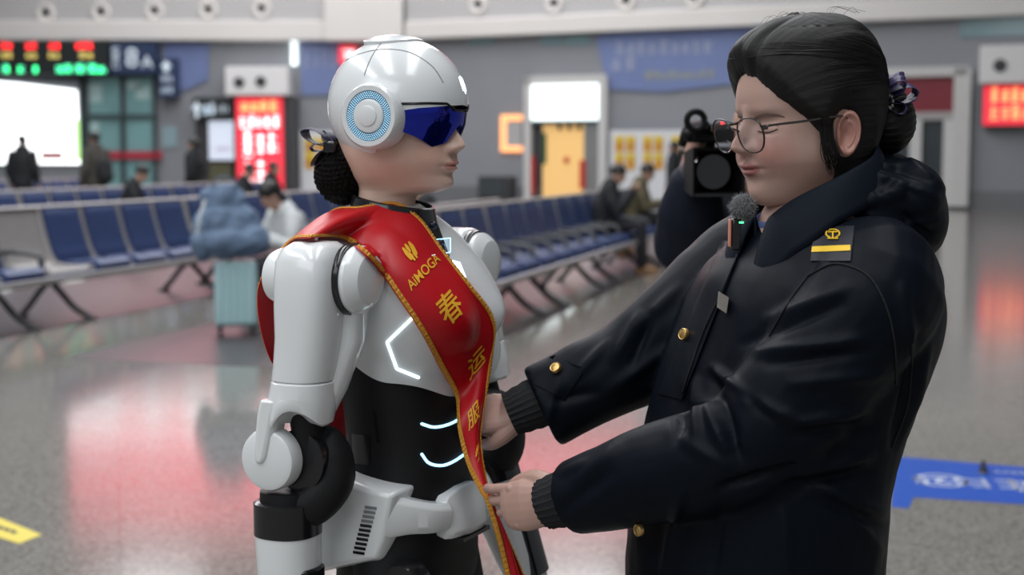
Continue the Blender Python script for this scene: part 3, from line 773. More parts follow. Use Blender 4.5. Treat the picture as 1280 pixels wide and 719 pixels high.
def figure(label, loc, deg, J, jacket, trousers, hair='short', jr=1.0, shoe=None, right=None, long_coat=False, head_down=0.0, group=None, lower=True, vox=.014):
    """a clothed figure: body (one surface), hair, jacket, trousers, shoes"""
    t = thing('person', label, 'person', (loc[0], loc[1], 0), math.radians(deg), group)
    R = dict(J)
    if right: R.update({k: np.array(v, float) for k, v in right.items()})
    def side(j, s):
        src = J if s > 0 else R
        v = src[j].copy()
        if s < 0 : v[1] = -abs(v[1]) if (not right or j not in right) else v[1]
        return v
    hd = J['head']; cn, sn = math.cos(head_down), math.sin(head_down)
    rot = np.array([[cn, 0, sn], [0, 1, 0], [-sn, 0, cn]])
    def hp(x, y, z): return hd + rot @ np.array([x, y, z])
    body = [ellipsoid(hp(-.005, 0, .02), (.092, .074, .098), 18, rot), ellipsoid(hp(.025, 0, -.055), (.062, .055, .062), 16, rot),
            ellipsoid(hp(.092, 0, -.015), (.016, .012, .022), 10, rot), ellipsoid(hp(-.0, .076, -.01), (.016, .010, .03), 10, rot), ellipsoid(hp(0, -.076, -.01), (.016, .010, .03), 10, rot),
            tube([hp(-.01, 0, -.04), J['neck'], J['chest']], [.055, .055, .07], 12, True),
            tube([J['chest'], J['belly'], J['pelvis']], [(.12, .09), (.11, .085), (.12, .09)], 14, True, (1, 0, 0))]
    for s in (1, -1):
        sh, el, wr = side('sh', s), side('el', s), side('wr', s)
        d = (wr - el) / np.linalg.norm(wr - el)
        body += [tube([J['chest'] * .3 + sh * .7, sh, el, wr], [.05, .045, .036, .026], 10, True), tube([wr, wr + d * .06, wr + d * .11], [.026, .036, .026], 10, True),
                 tube([wr + d * .03, wr + d * .06 + np.array([.01, -s * .035, .02])], [.012, .009], 8, True)]
        for q in range(4):
            o = np.array([0, (q - 1.5) * .016, 0]); body.append(tube([wr + d * .09 + o, wr + d * (.15 if q in (1, 2) else .14) + o + np.array([0, 0, -.015])], [.011, .009], 6, True))
        if lower: body.append(tube([side('hip', s), side('kn', s), side('an', s)], [.07, .05, .04], 10, True))
    obj('body', blob(body, vox * .75, 2), M['skin_bg'], t)
    hairp = [ellipsoid(hp(-.020, 0, .044), (.102, .086, .096), 18, rot)]
    if hair == 'bun': hairp += [ellipsoid(hp(-.13, 0, .05), (.045, .05, .045), 14)]
    if hair == 'long': hairp += [tube([hp(-.06, 0, .03), hp(-.075, 0, -.06), hp(-.07, 0, -.15)], [(.075, .04), (.075, .04), (.06, .03)], 12, True, (1, 0, 0))]
    v, f = blob(hairp, vox * .75, 1)
    obj('hair', (v, f), M['hair_bg'], t)
    jp = [tube([J['neck'] * .6 + J['chest'] * .4 + np.array([0, 0, .05]), J['chest'], J['belly'], J['pelvis'] + np.array([0, 0, -.04 if not long_coat else -.12])], [(.14 * jr, .095 * jr), (.19 * jr, .135 * jr), (.18 * jr, .135 * jr), (.18 * jr, .135 * jr)], 18, True, (1, 0, 0)),
          tube([J['neck'] + np.array([-.02, 0, -.05]), J['neck'] + np.array([-.01, 0, .02])], [.08, .07], 14, True)]
    for s in (1, -1):
        sh, el, wr = side('sh', s), side('el', s), side('wr', s)
        jp.append(tube(np.array([J['chest'] * .5 + sh * .5, sh, (sh + el) / 2, el, (el + wr) / 2, wr]), np.array([.085, .085, .075, .066, .058, .045]) * jr, 12, True))
    v, f = blob(jp, vox, 3); N = vnormals(v, f)
    v = v + N * (snoise(v, 22, 3)[:, None] * .006)
    obj('jacket', (v, f), jacket, t)
    if lower:
        tp = [ellipsoid(J['pelvis'], (.13, .165, .11), 18)]
        for s in (1, -1): tp.append(tube(np.array([side('hip', s), (side('hip', s) + side('kn', s)) / 2, side('kn', s), (side('kn', s) + side('an', s)) / 2, side('an', s)]), [.095, .088, .072, .066, .058], 12, True))
        obj('trousers', blob(tp, vox, 3), trousers, t)
        for s in (1, -1):
            an, toe = side('an', s), side('toe', s)
            obj('shoe', blob([tube([an + np.array([-.05, 0, -.035]), an + np.array([.02, 0, -.03]), toe + np.array([0, 0, .005])], [(.040, .042), (.045, .045), (.036, .032)], 12, True), box((an + toe) / 2 * np.array([1, 1, 0]) + np.array([0, 0, .012]), (.24, .075, .024))], vox * .7, 1), shoe or M['shoe'], t)
    return t, J

def g_at(x, y, d):     # floor point below a photo point at a chosen distance
    p = atY(x, y, d); return p[:2]
# standing by the gates at left
figure('man in black standing before the bright window', g_at(28, 190, 26), 80, stand_pose(1.82), M['black_cloth'], M['dark_trousers'], jr=1.08)
t_, J_ = figure('man in brown-grey coat with black backpack standing by glass gate', g_at(119, 190, 24), 150, stand_pose(1.84), M['brown_coat'], M['dark_trousers'], jr=1.15)
bp = blob([ellipsoid((-.21, 0, 1.18), (.11, .16, .24), 20), ellipsoid((-.27, 0, 1.10), (.08, .13, .13), 16)], .015, 3)
pk = obj('backpack', bp, M['black_cloth']); pk.location = t_.location; pk.rotation_euler = t_.rotation_euler; tag(pk, 'black backpack on the back of the man in brown-grey coat', 'backpack')
figure('woman with dark hair in long black coat standing left of the kiosk', g_at(243, 190, 25), 170, stand_pose(1.74), M['black_cloth'], M['dark_trousers'], 'long', jr=1.2, long_coat=True)
figure('person in black standing by the yellow cards behind the video camera', g_at(843, 190, 26), 160, stand_pose(1.70), M['black_cloth'], M['dark_trousers'], jr=1.1)

FACE = math.degrees(math.atan2(-UDIR[0], UDIR[1]))      # the direction the seats face
def seat_at(b, s, f=.13): return b + UDIR * s + nf_ * f
# seated, back left
def sit(b, s, k=.24): return b + UDIR * s + nf_ * k
p = sit(b2, 2.7)
figure('dark-haired person in black bending down on the second bench row', p, FACE + 20, sit_pose(.16, hand=(.40, .06, .62)), M['black_cloth'], M['dark_trousers'], head_down=.5)
figure('person in black seated below red poster, left one', sit(b2, 6.35), FACE + 10, sit_pose(.12), M['black_cloth'], M['dark_trousers'], head_down=.35)
figure('person in black seated below red poster, right one', sit(b2, 7.5), FACE + 5, sit_pose(.05, .50), M['black_cloth'], M['dark_trousers'], jr=1.1)
figure('dark-haired person seated behind the robot\'s chin', br_ + UDIR * 1.9 - nf_ * .60, FACE + 180, sit_pose(.16, .42), M['black_cloth'], M['dark_trousers'], head_down=.3)
# white jacket woman by the suitcase
figure('long-haired woman in white jacket bent over her phone on front bench', g_at(372, 300, 12.9), FACE - 125, sit_pose(.22, .37, hand=(.42, .05, .72)), M['white_jacket'], M['dark_trousers'], 'long', jr=1.1, head_down=.65, right=dict(wr=(.42, -.05, .72)))
# two men on the right row
figure('man in black jacket seated on right bench with hand at his chin', sit(br_, 5.9), FACE + 6, sit_pose(.10, .50, hand=(.34, .02, 1.0)), M['black_cloth'], M['dark_trousers'], jr=1.15, head_down=.4, shoe=M['tan_shoe'])
figure('man in camouflage jacket seated on right bench reading his phone', sit(br_, 7.9), FACE + 6, sit_pose(.10, .50, hand=(.40, .05, .80)), M['camo'], M['dark_trousers'], jr=1.15, head_down=.4, shoe=M['tan_shoe'])

# suitcase with the blue bag on it
p = atZ(296, 417)
sc_ = thing('suitcase', 'pale turquoise wheeled suitcase standing under the blue bag', 'suitcase', (p[0], p[1], 0), math.radians(12))
M['turq'] = mat('turquoise_shell', (0.40, 0.60, 0.63), .35)
obj('shell', box((0, 0, .33), (.34, .22, .52)), M['turq'], sc_, bevel=.035, seg=4)
for k in range(5): obj('rib', box((-.12 + k * .06, -.112, .33), (.018, .012, .46)), M['turq'], sc_, bevel=.004)
for sx in (-1, 1):
    for sy in (-1, 1): obj('wheel', cat([lathe([(.0, -.014), (.03, -.014), (.03, .014), (0, .014)], 'x', 16, (sx * .13, sy * .08, .03)), box((sx * .13, sy * .08, .055), (.045, .03, .03))]), M['dark'], sc_)
obj('handle', tube([(-.07, .09, .58), (-.07, .09, .61), (.07, .09, .61), (.07, .09, .58)], .010, 8), M['steel'], sc_)
p2 = np.array([p[0] - .06, p[1] - .04, .655])
bp = blob([ellipsoid((0, 0, .22), (.27, .19, .22), 24), ellipsoid((.03, -.02, .10), (.29, .20, .16), 24), ellipsoid((-.02, 0, .40), (.20, .15, .15), 20), ellipsoid((-.2, -.02, .05), (.10, .12, .14), 16)], .012, 3)
v, f = bp; N = vnormals(v, f); v = v + N * ((snoise(v, 11, 8) * .026) + snoise(v, 30, 19) * .012)[:, None]
bag = thing('fabric_bag', 'bulging blue-grey fabric bag resting on the suitcase', 'bag', tuple(p2 + np.array([0, 0, 0.01])), .2)
obj('sack', (v + np.array([0, 0, 0]), f), mat('blue_grey_cloth', (0.13, 0.195, 0.30), .7, var=.3, vscale=5, bump=.4, bscale=30), bag)
obj('strap', tube(cr([(-.16, -.20, .42), (-.20, -.22, .30), (-.23, -.2, .15)], 10), [(.02, .006)] * 10, 6), M['white_jacket'], bag)
obj('strap', tube(cr([(-.12, -.08, .52), (-.02, -.1, .60), (.10, -.08, .54)], 10), [(.018, .006)] * 10, 6), mat('blue_strap', (.10, .17, .30), .7), bag)
# bags under the right row
for i, (x, y, s, m, lab) in enumerate(((585, 372, .16, M['black_cloth'], 'black bag on floor under the right bench'), (672, 341, .15, M['tan_shoe'], 'tan bag on floor under the right bench'), (782, 322, .13, M['tan_shoe'], 'small tan bag beside the seated men\'s feet'))):
    p = atZ(x, y)
    b_ = thing('floor_bag', lab, 'bag', (p[0], p[1], 0))
    obj('body', blob([box((0, 0, s * .55), (s * 1.8, s, s * 1.05)), ellipsoid((0, 0, s), (s * .8, s * .5, s * .45), 14)], .015, 4), m, b_)
    obj('handle', tube(cr([(-s * .5, 0, s * 1.3), (0, 0, s * 1.9), (s * .5, 0, s * 1.3)], 10), .012, 6), M['dark'], b_)

# ---------------------------------------------------------------- the cameraman behind the woman
CY = 3.35
def w3(x, y, Y): return atY(x, y, Y)
cm_o = np.array([w3(965, 300, 3.65)[0], 3.65])
cf = Frame(cm_o, 190)
def L(x, y, Y): return cf.loc(w3(x, y, Y))
J = stand_pose(1.72)
J['head'] = L(957, 165, 3.72); J['neck'] = L(962, 225, 3.77); J['chest'] = L(965, 310, 3.77)
J['sh'] = L(1010, 250, 3.6); J['el'] = L(1000, 380, 3.4); J['wr'] = L(955, 285, 3.36)
figure('cameraman in navy coat half hidden behind the woman, raising a video camera', cm_o, 190, J, M['navy_coat_bg'], M['dark_trousers'],
       right=dict(sh=L(905, 262, 3.75), el=L(858, 300, 3.52), wr=L(866, 232, 3.46), hip=J['hip'] * [1, -1, 1], kn=J['kn'] * [1, -1, 1], an=J['an'] * [1, -1, 1], toe=J['toe'] * [1, -1, 1]), jr=1.34, vox=.011)
for (x, y) in ((870, 268),):
    p = w3(x, y, 3.42); tag(obj('coat_button', ellipsoid(p, (.006, .004, .006), 12), M['steel']), 'small silver button on the cameraman\'s sleeve', 'button')
vcp = w3(895, 215, 3.30)
vc = thing('video_camera', 'black shoulder video camera with wide lens hood beside the woman\'s face', 'video camera', tuple(vcp), math.radians(8))
M['cam_black'] = mat('camera_black', (.004, .004, .005), .55, spec=.15)
hood = [(-.062, .058), (.066, .058), (.066, -.055), (-.062, -.055)]
def ring_of(hw, hh, y): return [(-hw, y, -hh), (hw, y, -hh), (hw, y, hh), (-hw, y, hh)]
obj('lens_hood', loft([ring_of(.062, .056, -.03), ring_of(.062, .056, -.02), ring_of(.05, .046, .10), ring_of(.05, .046, .1), ring_of(.046, .042, .09), ring_of(.056, .05, -.025), ring_of(.062, .056, -.03)], cap=False), M['cam_black'], vc, smooth=False)
obj('lens', lathe([(.040, .02), (.042, .03), (.042, .12), (.035, .03), (.02, .022), (.001, .02)], 'y', 32), mat('lens_glass', (.008, .008, .012), .05, spec=.9), vc)
obj('camera_body', box((.05, .22, .0), (.10, .26, .12)), M['cam_black'], vc, bevel=.012)
obj('top_handle', tube(cr([(-.01, .06, .07), (-.015, .07, .105), (0, .16, .11), (0, .26, .10), (0, .3, .07)], 20), [(.016, .012)] * 20, 10), M['cam_black'], vc)
mp_ = w3(869, 151, 3.30) - vcp
a = np.linspace(0, 2 * math.pi, 25)[:-1]
obj('microphone_ring', cat([tube([(mp_[0] + .021 * math.cos(q), mp_[1], mp_[2] + .021 * math.sin(q)) for q in np.linspace(0, 2 * math.pi, 26)], .0075, 8), tube([(mp_[0] + .02, mp_[1], mp_[2] - .01), (mp_[0] + .05, mp_[1] + .03, mp_[2] - .03), (mp_[0] + .045, mp_[1] + .06, mp_[2] - .08)], .012, 8)]), M['cam_black'], vc)
obj('viewfinder', cat([box((-.0, .05, .085), (.10, .07, .035)), tube([(-.05, .04, .085), (.02, .04, .1)], .018, 10, True)]), M['cam_black'], vc, bevel=.006)
q = w3(901, 154, 3.27) - vcp
obj('record_lamp', ellipsoid(q, (.0045, .003, .0045), 10), M['led_red'], vc)
obj('focus_ring', lathe([(.048, .1), (.05, .11), (.05, .15), (.045, .16)], 'y', 28), M['dark_grey'], vc)

# ---------------------------------------------------------------- heads (shared by the robot's face and the woman)
HEAD_RINGS = [  # front x, z | back x, z | half width | front exponent
    (-.008, .136, -.022, .136, .002, 2.0), (.030, .131, -.055, .128, .036, 2.0), (.060, .117, -.082, .108, .057, 2.1), (.080, .093, -.098, .080, .069, 2.2),
    (.0905, .066, -.103, .052, .0745, 2.3), (.0935, .045, -.102, .027, .0755, 2.35), (.0905, .027, -.098, .005, .0745, 2.4), (.0905, .005, -.092, -.012, .0730, 2.45),
    (.0930, -.018, -.085, -.030, .0710, 2.4), (.0965, -.034, -.079, -.045, .0680, 2.3), (.0955, -.046, -.075, -.056, .0645, 2.2), (.0925, -.060, -.072, -.066, .0600, 2.1),
    (.0935, -.075, -.069, -.076, .0530, 2.0), (.0895, -.088, -.067, -.084, .0470, 2.0), (.0780, -.0965, -.066, -.092, .0445, 2.0), (.0560, -.0995, -.066, -.100, .0455, 2.0),
    (.0380, -.106, -.066, -.112, .0475, 2.0), (.0340, -.130, -.066, -.138, .0500, 2.0), (.0360, -.190, -.070, -.200, .0550, 2.0)]
def g2(y, z, cy, cz, sy, sz): return np.exp(-((y - cy) / sy) ** 2 - ((z - cz) / sz) ** 2)
def sstep(a, b, x): t = np.clip((x - a) / (b - a), 0, 1); return t * t * (3 - 2 * t)

def head(width=1.0, cheek=.004, nose=.024, jaw=1.0, nr=190, nc=200):
    """a head and neck as one surface; origin between the ears, x to the face"""
    K = cr(HEAD_RINGS, nr)
    # more columns at the face than behind
    s = np.linspace(-1, 1, nc, endpoint=False); th = math.pi * (np.sign(s) * np.abs(s) ** 1.35)
    V = np.zeros((nr, nc, 3))
    for i, (fx, fz, bx, bz, w, ex) in enumerate(K):
        w = w * width
        xc = (fx * .30 + bx * .70) * sstep(.0, .06, fx - bx) if i < nr * .1 else fx * .36 + bx * .64
        c, sn = np.cos(th), np.sin(th)
        e = np.where(c > 0, ex, 2.0)
        r = (np.abs(c) ** e + np.abs(sn) ** e) ** (-1 / e)
        lx = np.where(c > 0, fx - xc, xc - bx)
        V[i, :, 0] = xc + lx * c * r; V[i, :, 1] = w * sn * r
        k = (V[i, :, 0] - bx) / max(fx - bx, 1e-4)
        V[i, :, 2] = bz + (fz - bz) * k
    P = V.reshape(-1, 3); x, y, z = P[:, 0].copy(), P[:, 1].copy(), P[:, 2].copy()
    fr = sstep(.03, .07, x); ay = np.abs(y)
    # nose: bridge, tip, wings
    br = np.interp(z, [-.030, -.025, -.0185, -.012, -.004, .008, .020, .032, .045], [0, .10, .72, 1.0, .93, .62, .34, .16, 0]) * nose
    sg = np.interp(z, [-.03, -.015, .0, .015, .035], [.0105, .0110, .0080, .0068, .0095])
    dx = br * np.exp(-(ay / sg) ** 2)
    dx += .0085 * g2(ay, z, .0135, -.0165, .0060, .0075)
    dx -= .0030 * g2(ay, z, .0070, -.0255, .0035, .0030)
    # sockets, lids, brow ridge
    dx -= .0085 * g2(ay, z, .031, .017, .017, .011)
    dx -= .0030 * g2(ay, z, .015, .018, .006, .010)
    dx += .0065 * g2(ay, z, .0325, .0125, .0135, .0075)
    dx -= .0018 * g2(ay, z, .0325, .0035, .013, .0022)
    dx += .0025 * g2(ay, z, .030, .034, .020, .007)
    # mouth
    dx += .0030 * g2(ay, z, .0, -.042, .030, .018)
    dx += .0042 * g2(ay, z, .005, -.0385, .0150, .0036)
    dx += .0050 * g2(ay, z, .0, -.0485, .0150, .0042)
    dx -= .0042 * g2(ay, z, .0, -.0432, .0210, .0013)
    dx -= .0022 * g2(ay, z, .0250, -.0440, .0050, .0050)
    dx -= .0022 * g2(ay, z, .0, -.0315, .0030, .0060)
    dx -= .0028 * g2(ay, z, .0, -.0590, .0180, .0050)
    dx += .0030 * g2(ay, z, .0, -.0770, .0150, .0100)
    dx += cheek * g2(ay, z, .040, -.022, .022, .024)
    P[:, 0] += dx * fr
    P[:, 1] += np.sign(y) * (cheek * .8 * g2(x, z, .035, -.035, .035, .03)) * sstep(.01, .03, ay)
    V = P.reshape(nr, nc, 3)
    vf = loft(V)
    yy, zz = vf[0][:, 1], vf[0][:, 2]; fx = (vf[0][:, 0] > .06)
    lip = np.maximum(sstep(.0235, .017, np.abs(yy)) * sstep(.0065, .0045, np.abs(zz + .0385 + .05 * np.abs(yy) - 0.0) + 0), 0)
    lipw = .0235
    up_edge = -.0345 - 8.0 * yy ** 2 + .0008 * np.exp(-((np.abs(yy) - .006) / .003) ** 2); lo_edge = -.0545 + 17.0 * yy ** 2
    lip = sstep(-.0010, .0010, up_edge - zz) * sstep(-.0010, .0010, zz - lo_edge) * sstep(lipw, lipw - .003, np.abs(yy)) * fx
    blush = g2(np.abs(yy), zz, .040, -.022, .024, .022) * fx
    return vf, lip, blush

def set_attr(o, name, arr):
    a = o.data.attributes.new(name, 'FLOAT', 'POINT')
    arr = np.asarray(arr, float); n = len(o.data.vertices)
    full = np.zeros(n); full[:len(arr)] = arr[:n]
    a.data.foreach_set('value', full.astype(np.float32))

def pose(vf, origin, yaw, pitch=0.0, roll=0.0):
    """head space -> world: yaw is the facing direction in degrees, pitch tips the face down"""
    v, f = vf
    a, p, r = math.radians(yaw), math.radians(pitch), math.radians(roll)
    Rr = np.array([[1, 0, 0], [0, math.cos(r), -math.sin(r)], [0, math.sin(r), math.cos(r)]])
    Rp = np.array([[math.cos(p), 0, math.sin(p)], [0, 1, 0], [-math.sin(p), 0, math.cos(p)]])
    Ry = np.array([[math.cos(a), -math.sin(a), 0], [math.sin(a), math.cos(a), 0], [0, 0, 1]])
    return np.asarray(v, float) @ (Ry @ Rp @ Rr).T + np.asarray(origin), f

# ---------------------------------------------------------------- the robot
M['shell'] = mat('white_gloss_shell', (0.74, 0.76, 0.77), .22, var=.015, coat=.6)
M['rblack'] = mat('black_soft_cover', (0.006, 0.006, 0.007), .55, bump=.15, bscale=300, spec=.3)
M['rblack_gloss'] = mat('black_gloss', (0.010, 0.010, 0.012), .18)
M['joint_grey'] = mat('grey_seam', (0.20, 0.21, 0.22), .4)
M['robot_skin'] = attr_mat('silicone_skin', (0.68, 0.465, 0.375), [('lip', (.56, .25, .20)), ('blush', (.68, .41, .33))], .42, var=.02, sss=.12)
M['visor'] = mat('blue_mirror_visor', (0.016, 0.030, 0.46), .05, .92, var=.5, vscale=22, coat=.25, coatr=.02)
M['cyan'] = mat('cyan_led', (.6, .9, 1), .4, emit=2.4, ecol=(.35, .72, 1.0))
M['ice'] = mat('ice_white_led', (.9, .97, 1), .4, emit=3.6, ecol=(.72, .92, 1.0))
M['ring_led'] = mat('blue_ring_led', (.5, .75, .85), .4, emit=1.0, ecol=(.55, .85, 1))
M['ring_bed'] = mat('teal_ring_bed', (.030, .14, .27), .3)
M['robot_hair'] = mat('knitted_black_hair', (0.0035, 0.003, 0.003), .75, bump=.8, bscale=160, spec=.12)
M['organza'] = mat('navy_organza', (0.020, 0.018, 0.055), .5, alpha=.78, var=.2)
M['camera_glass'] = mat('sensor_glass', (.012, .02, .04), .08)

RB = Frame((-.15, 2.24), -26)
robot = thing('humanoid_robot', 'white humanoid robot with helmet and blue visor wearing a red sash', 'robot', (-.15, 2.24, 0), math.radians(-26))
HO = Frame((-.19, 2.25), -24).wor(np.array([.011, 0, 1.449]))       # head origin in the world
HY = -24
def hl(vf): v, f = pose(vf, HO, HY, 0); return RB.loc(v), f         # head space -> robot space
ARM_SWING = [0.0]      # forward swing of the arm being built, about the shoulder
def rpart(name, vf, m, parent=None, **kw):
    v, f = vf
    if ARM_SWING[0] and 'shoulder' not in name and name != 'rear_cover':
        v = np.array(v, float); a = ARM_SWING[0]
        k = a * sstep(1.27, 1.16, v[:, 2]); x, z = v[:, 0] + .02, v[:, 2] - 1.245
        v[:, 0] = -.02 + x * np.cos(k) - z * np.sin(k); v[:, 2] = 1.245 + x * np.sin(k) + z * np.cos(k)
    return obj(name, (v, f), m, parent or robot, **kw)

# face and neck
vf, lip, blush = head(.97, .002, .026)
v = vf[0]
# a short, neat lower face over a slim neck (smooth remap of heights, then narrower jaw and neck)
_t = np.linspace(-.25, .15, 801); _m = np.interp(_t, [-.25, -.13, -.100, -.080, -.043, .15], [-.235, -.114, -.0865, -.0715, -.043, .15])
_m = np.convolve(np.pad(_m, 30, mode='reflect', reflect_type='odd'), np.ones(41) / 41, 'same')[30:-30]
v[:, 2] = np.interp(v[:, 2], _t, _m)
_j = sstep(-.02, -.078, v[:, 2]); _nk = sstep(-.074, -.092, v[:, 2])
v[:, 1] *= 1 - .10 * _j - .08 * _nk
v[:, 0] = np.where(v[:, 0] > 0, v[:, 0] * (1 - .22 * _nk), v[:, 0])
face = rpart('face', hl(vf), M['robot_skin'], auto=80); set_attr(face, 'lip', lip * .8); set_attr(face, 'blush', blush)
face['label'] = 'pale silicone face with closed lips'

# helmet
EC, ER = np.array([.001, 0, .050]), np.array([.1135, .0965, .1065])
def eh(psi, t, k=1.0):
    """helmet surface: psi around (0 = face), t polar angle from the crown"""
    return EC + ER * k * np.array([math.sin(t) * math.cos(psi), math.sin(t) * math.sin(psi), math.cos(t)])
def rim(psi):
    a = abs((psi + math.pi) % (2 * math.pi) - math.pi) * 180 / math.pi
    return np.interp(a, [0, 20, 48, 62, 75, 90, 105, 125, 145, 165, 180], [.050, .048, .044, .040, .010, -.022, -.028, -.018, .002, .012, .014])
rings = []
for i in range(44):
    row = []
    for j in range(96):
        psi = j / 96 * 2 * math.pi
        te = math.acos(np.clip((rim(psi) - EC[2]) / ER[2], -1, 1)); t = .004 + (te - .004) * i / 43
        row.append(eh(psi, t))
    rings.append(row)
rings = np.array(rings)
inner = EC + (rings[::-1] - EC) * .955
hv, hf = loft(np.concatenate([rings, inner]), cap=False)
helm = rpart('helmet', hl((hv, hf)), M['shell'], auto=60)
# raised crown plate
def plate(pts_ct, k0, k1, n=64):
    R_ = []
    for k, sc in ((k0, 1.0), (k1 - .006, .985), (k1, .95), (k1, .6), (k1, .05)):
        R_.append([eh(2 * math.pi * j / n, pts_ct * sc * (1 - .10 * math.cos(2 * 2 * math.pi * j / n)), k) for j in range(n)])
    return loft(R_)
pv, pf = plate(.46, .985, 1.045)
pv = pv + np.array([-.006, 0, 0])
rpart('crown_plate', hl((pv, pf)), M['shell'], helm)
# seams in the shell
def seam(pts, r=.0008):
    return tube(np.array([eh(math.radians(a), math.radians(b), 1.0005) for a, b in cr(pts, 40)]), r, 6)
for s in (1, -1):
    rpart('shell_seam', hl(seam([(s * 140, 50), (s * 112, 42), (s * 82, 38), (s * 52, 42), (s * 32, 56), (s * 24, 72)])), M['joint_grey'], helm)
    rpart('shell_seam', hl(seam([(s * 95, 66), (s * 94, 50), (s * 93, 28)])), M['joint_grey'], helm)
    # ear pods
    c = np.array([.008, s * .0895, .032]); N_ = np.array([.0, s, .0])
    def ear(profile, n=56):
        th = np.linspace(0, 2 * math.pi, n, endpoint=False)
        return loft([[c + N_ * h + np.array([r * math.cos(t), 0, r * math.sin(t)]) for t in th] for r, h in profile])
    pod = rpart('ear_pod', hl(ear([(.050, -.02), (.050, .008), (.0485, .013), (.0455, .0165), (.0385, .0165), (.0375, .0135), (.026, .0135), (.0248, .0175), (.022, .0185), (.002, .0185)])), M['shell'], helm)
    rpart('ring_bed', hl(ear([(.0373, .0137), (.0373, .0143), (.0262, .0143), (.0262, .0137)])), M['ring_bed'], helm)
    dots = []
    for k, rr in enumerate((.0280, .0306, .0332, .0357)):
        n = 54 + k * 4
        for q in range(n):
            a = 2 * math.pi * (q + .5 * (k % 2)) / n
            dots.append(box(c + N_ * .0146 + np.array([rr * math.cos(a), 0, rr * math.sin(a)]), (.0013, .0008, .0013)))
    d_ = rpart('led_dots', hl(cat(dots)), M['ring_led'], helm, smooth=False); d_['kind'] = 'stuff'
    rpart('ear_cap', hl(ear([(.0155, .0186), (.0155, .0200), (.0140, .0206), (.001, .0206)])), M['shell'], helm)
# visor
rows = []
A = np.linspace(-78, 78, 90)
for a in A:
    ps = math.radians(a)
    zt = np.interp(abs(a), [0, 14, 22, 40, 78], [.040, .041, .050, .050, .048])
    zb = np.interp(abs(a), [0, 7, 14, 30, 50, 78], [.022, .012, -.008, -.014, .002, .020])
    zs = np.linspace(zt, zb, 14)
    col = []
    for z in zs:
        k = 1.0 - .0 * z
        lift = 1.0 - max(0, (.02 - z)) * 1.3
        r = math.sqrt(max(.02, 1 - ((z - EC[2]) / (ER[2] * 1.25)) ** 2))
        col.append(np.array([EC[0] + (ER[0] + .003) * r * math.cos(ps) * lift - .004, (ER[1] + .0005) * r * math.sin(ps) * lift, z]))
    rows.append(col)
rows = np.array(rows)
inn = rows.copy(); inn[..., 0] -= .004 * np.cos(np.radians(A))[:, None]; inn[..., 1] -= .004 * np.sin(np.radians(A))[:, None]
rr_ = np.concatenate([rows, inn[:, ::-1]], axis=1)
rpart('visor', hl(loft(rr_)), M['visor'], auto=50)
tr = [(q[0] * 1.004, q[1] * 1.004, q[2] + .001) for q in rows[:, 0]]
rpart('visor_trim', hl(tube(tr, .0022, 8)), M['rblack_gloss'])
# small glowing emblem on the brow
for s in (1,):
    pts = []
    em = []
    for (da, dt, w, h) in ((-4.5, 0, 3.0, 6.0), (4.5, 0, 3.0, 6.0), (0, -3.0, 2.2, 4.0), (0, 3.6, 2.4, 4.5)):
        q = [eh(math.radians(10 + da + u * w), math.radians(72 + dt + v_ * h), 1.004) for u, v_ in ((-.5, -1), (.5, -1), (1, 0), (.5, 1), (-.5, 1), (-1, 0))]
        qi = [eh(math.radians(10 + da + u * w), math.radians(72 + dt + v_ * h), 1.000) for u, v_ in ((-.5, -1), (.5, -1), (1, 0), (.5, 1), (-.5, 1), (-1, 0))]
        em.append((np.array(q + qi), [(0, 1, 2, 3, 4, 5)] + [(i, i + 6, (i + 1) % 6 + 6, (i + 1) % 6) for i in range(6)]))
    rpart('brow_emblem', hl(cat(em)), M['ice'], helm, smooth=False)
# bun, net and bow at the nape
bunv, bunf = blob([ellipsoid((-.096, -.004, -.055), (.044, .048, .049), 30), ellipsoid((-.078, -.002, -.03), (.04, .045, .04), 20)], .0025, 2)
N = vnormals(bunv, bunf)
bunv = bunv + N * (np.abs(np.sin(bunv[:, 0] * 420 + np.sin(bunv[:, 2] * 300)) * np.sin(bunv[:, 2] * 430 + 1.2 * np.sin(bunv[:, 1] * 200)))[:, None] * .0036) + N * (snoise(bunv, 130, 6) * .0022)[:, None]
bun = rpart('hair_bun', hl((bunv, bunf)), M['robot_hair'])
def ribbon_loop(base, tip, w, sag, n=16, m_=9, seed=0):
    base, tip = np.array(base), np.array(tip); d = tip - base
    up_ = np.array([0, .25, 1.0]); sd = np.cross(d, up_); sd /= np.linalg.norm(sd)
    rows = []
    for i in range(n):
        t = i / (n - 1); ww = w * (.35 + .65 * math.sin(min(t * 1.25, 1) * math.pi / 2))
        row = []
        for j in range(m_):
            u = j / (m_ - 1) * 2 - 1
            row.append(base + d * t + up_ * (u * ww) + sd * (sag * math.sin(t * math.pi) * (1 - u * u) + .003 * math.sin(u * 7 + seed + t * 4)))
        rows.append(row)
    rows = np.array(rows)
    return rows.reshape(-1, 3), grid_faces(n, m_, False)
def loop_ribbon(base, out, side, ln, fat, w, n=26, m_=8, seed=0):
    """one rounded loop of a bow: leaves the knot, swells and returns"""
    base, out, side = (np.array(q, float) for q in (base, out, side)); out /= np.linalg.norm(out); side -= out * (side @ out); side /= np.linalg.norm(side); ax = np.cross(out, side)
    rows = []
    for i in range(n):
        t = math.pi * i / (n - 1)
        c = base + out * ln * math.sin(t) ** .8 + side * fat * math.cos(t) * math.sin(t) ** .5
        ww = w * (.25 + .75 * math.sin(t) ** .7)
        rows.append([c + ax * ww * (2 * j / (m_ - 1) - 1) + out * .0022 * math.sin(j * 2.1 + seed + i * .5) for j in range(m_)])
    return np.array(rows).reshape(-1, 3), grid_faces(n, m_, False)
kb = (-.094, -.040, -.012)
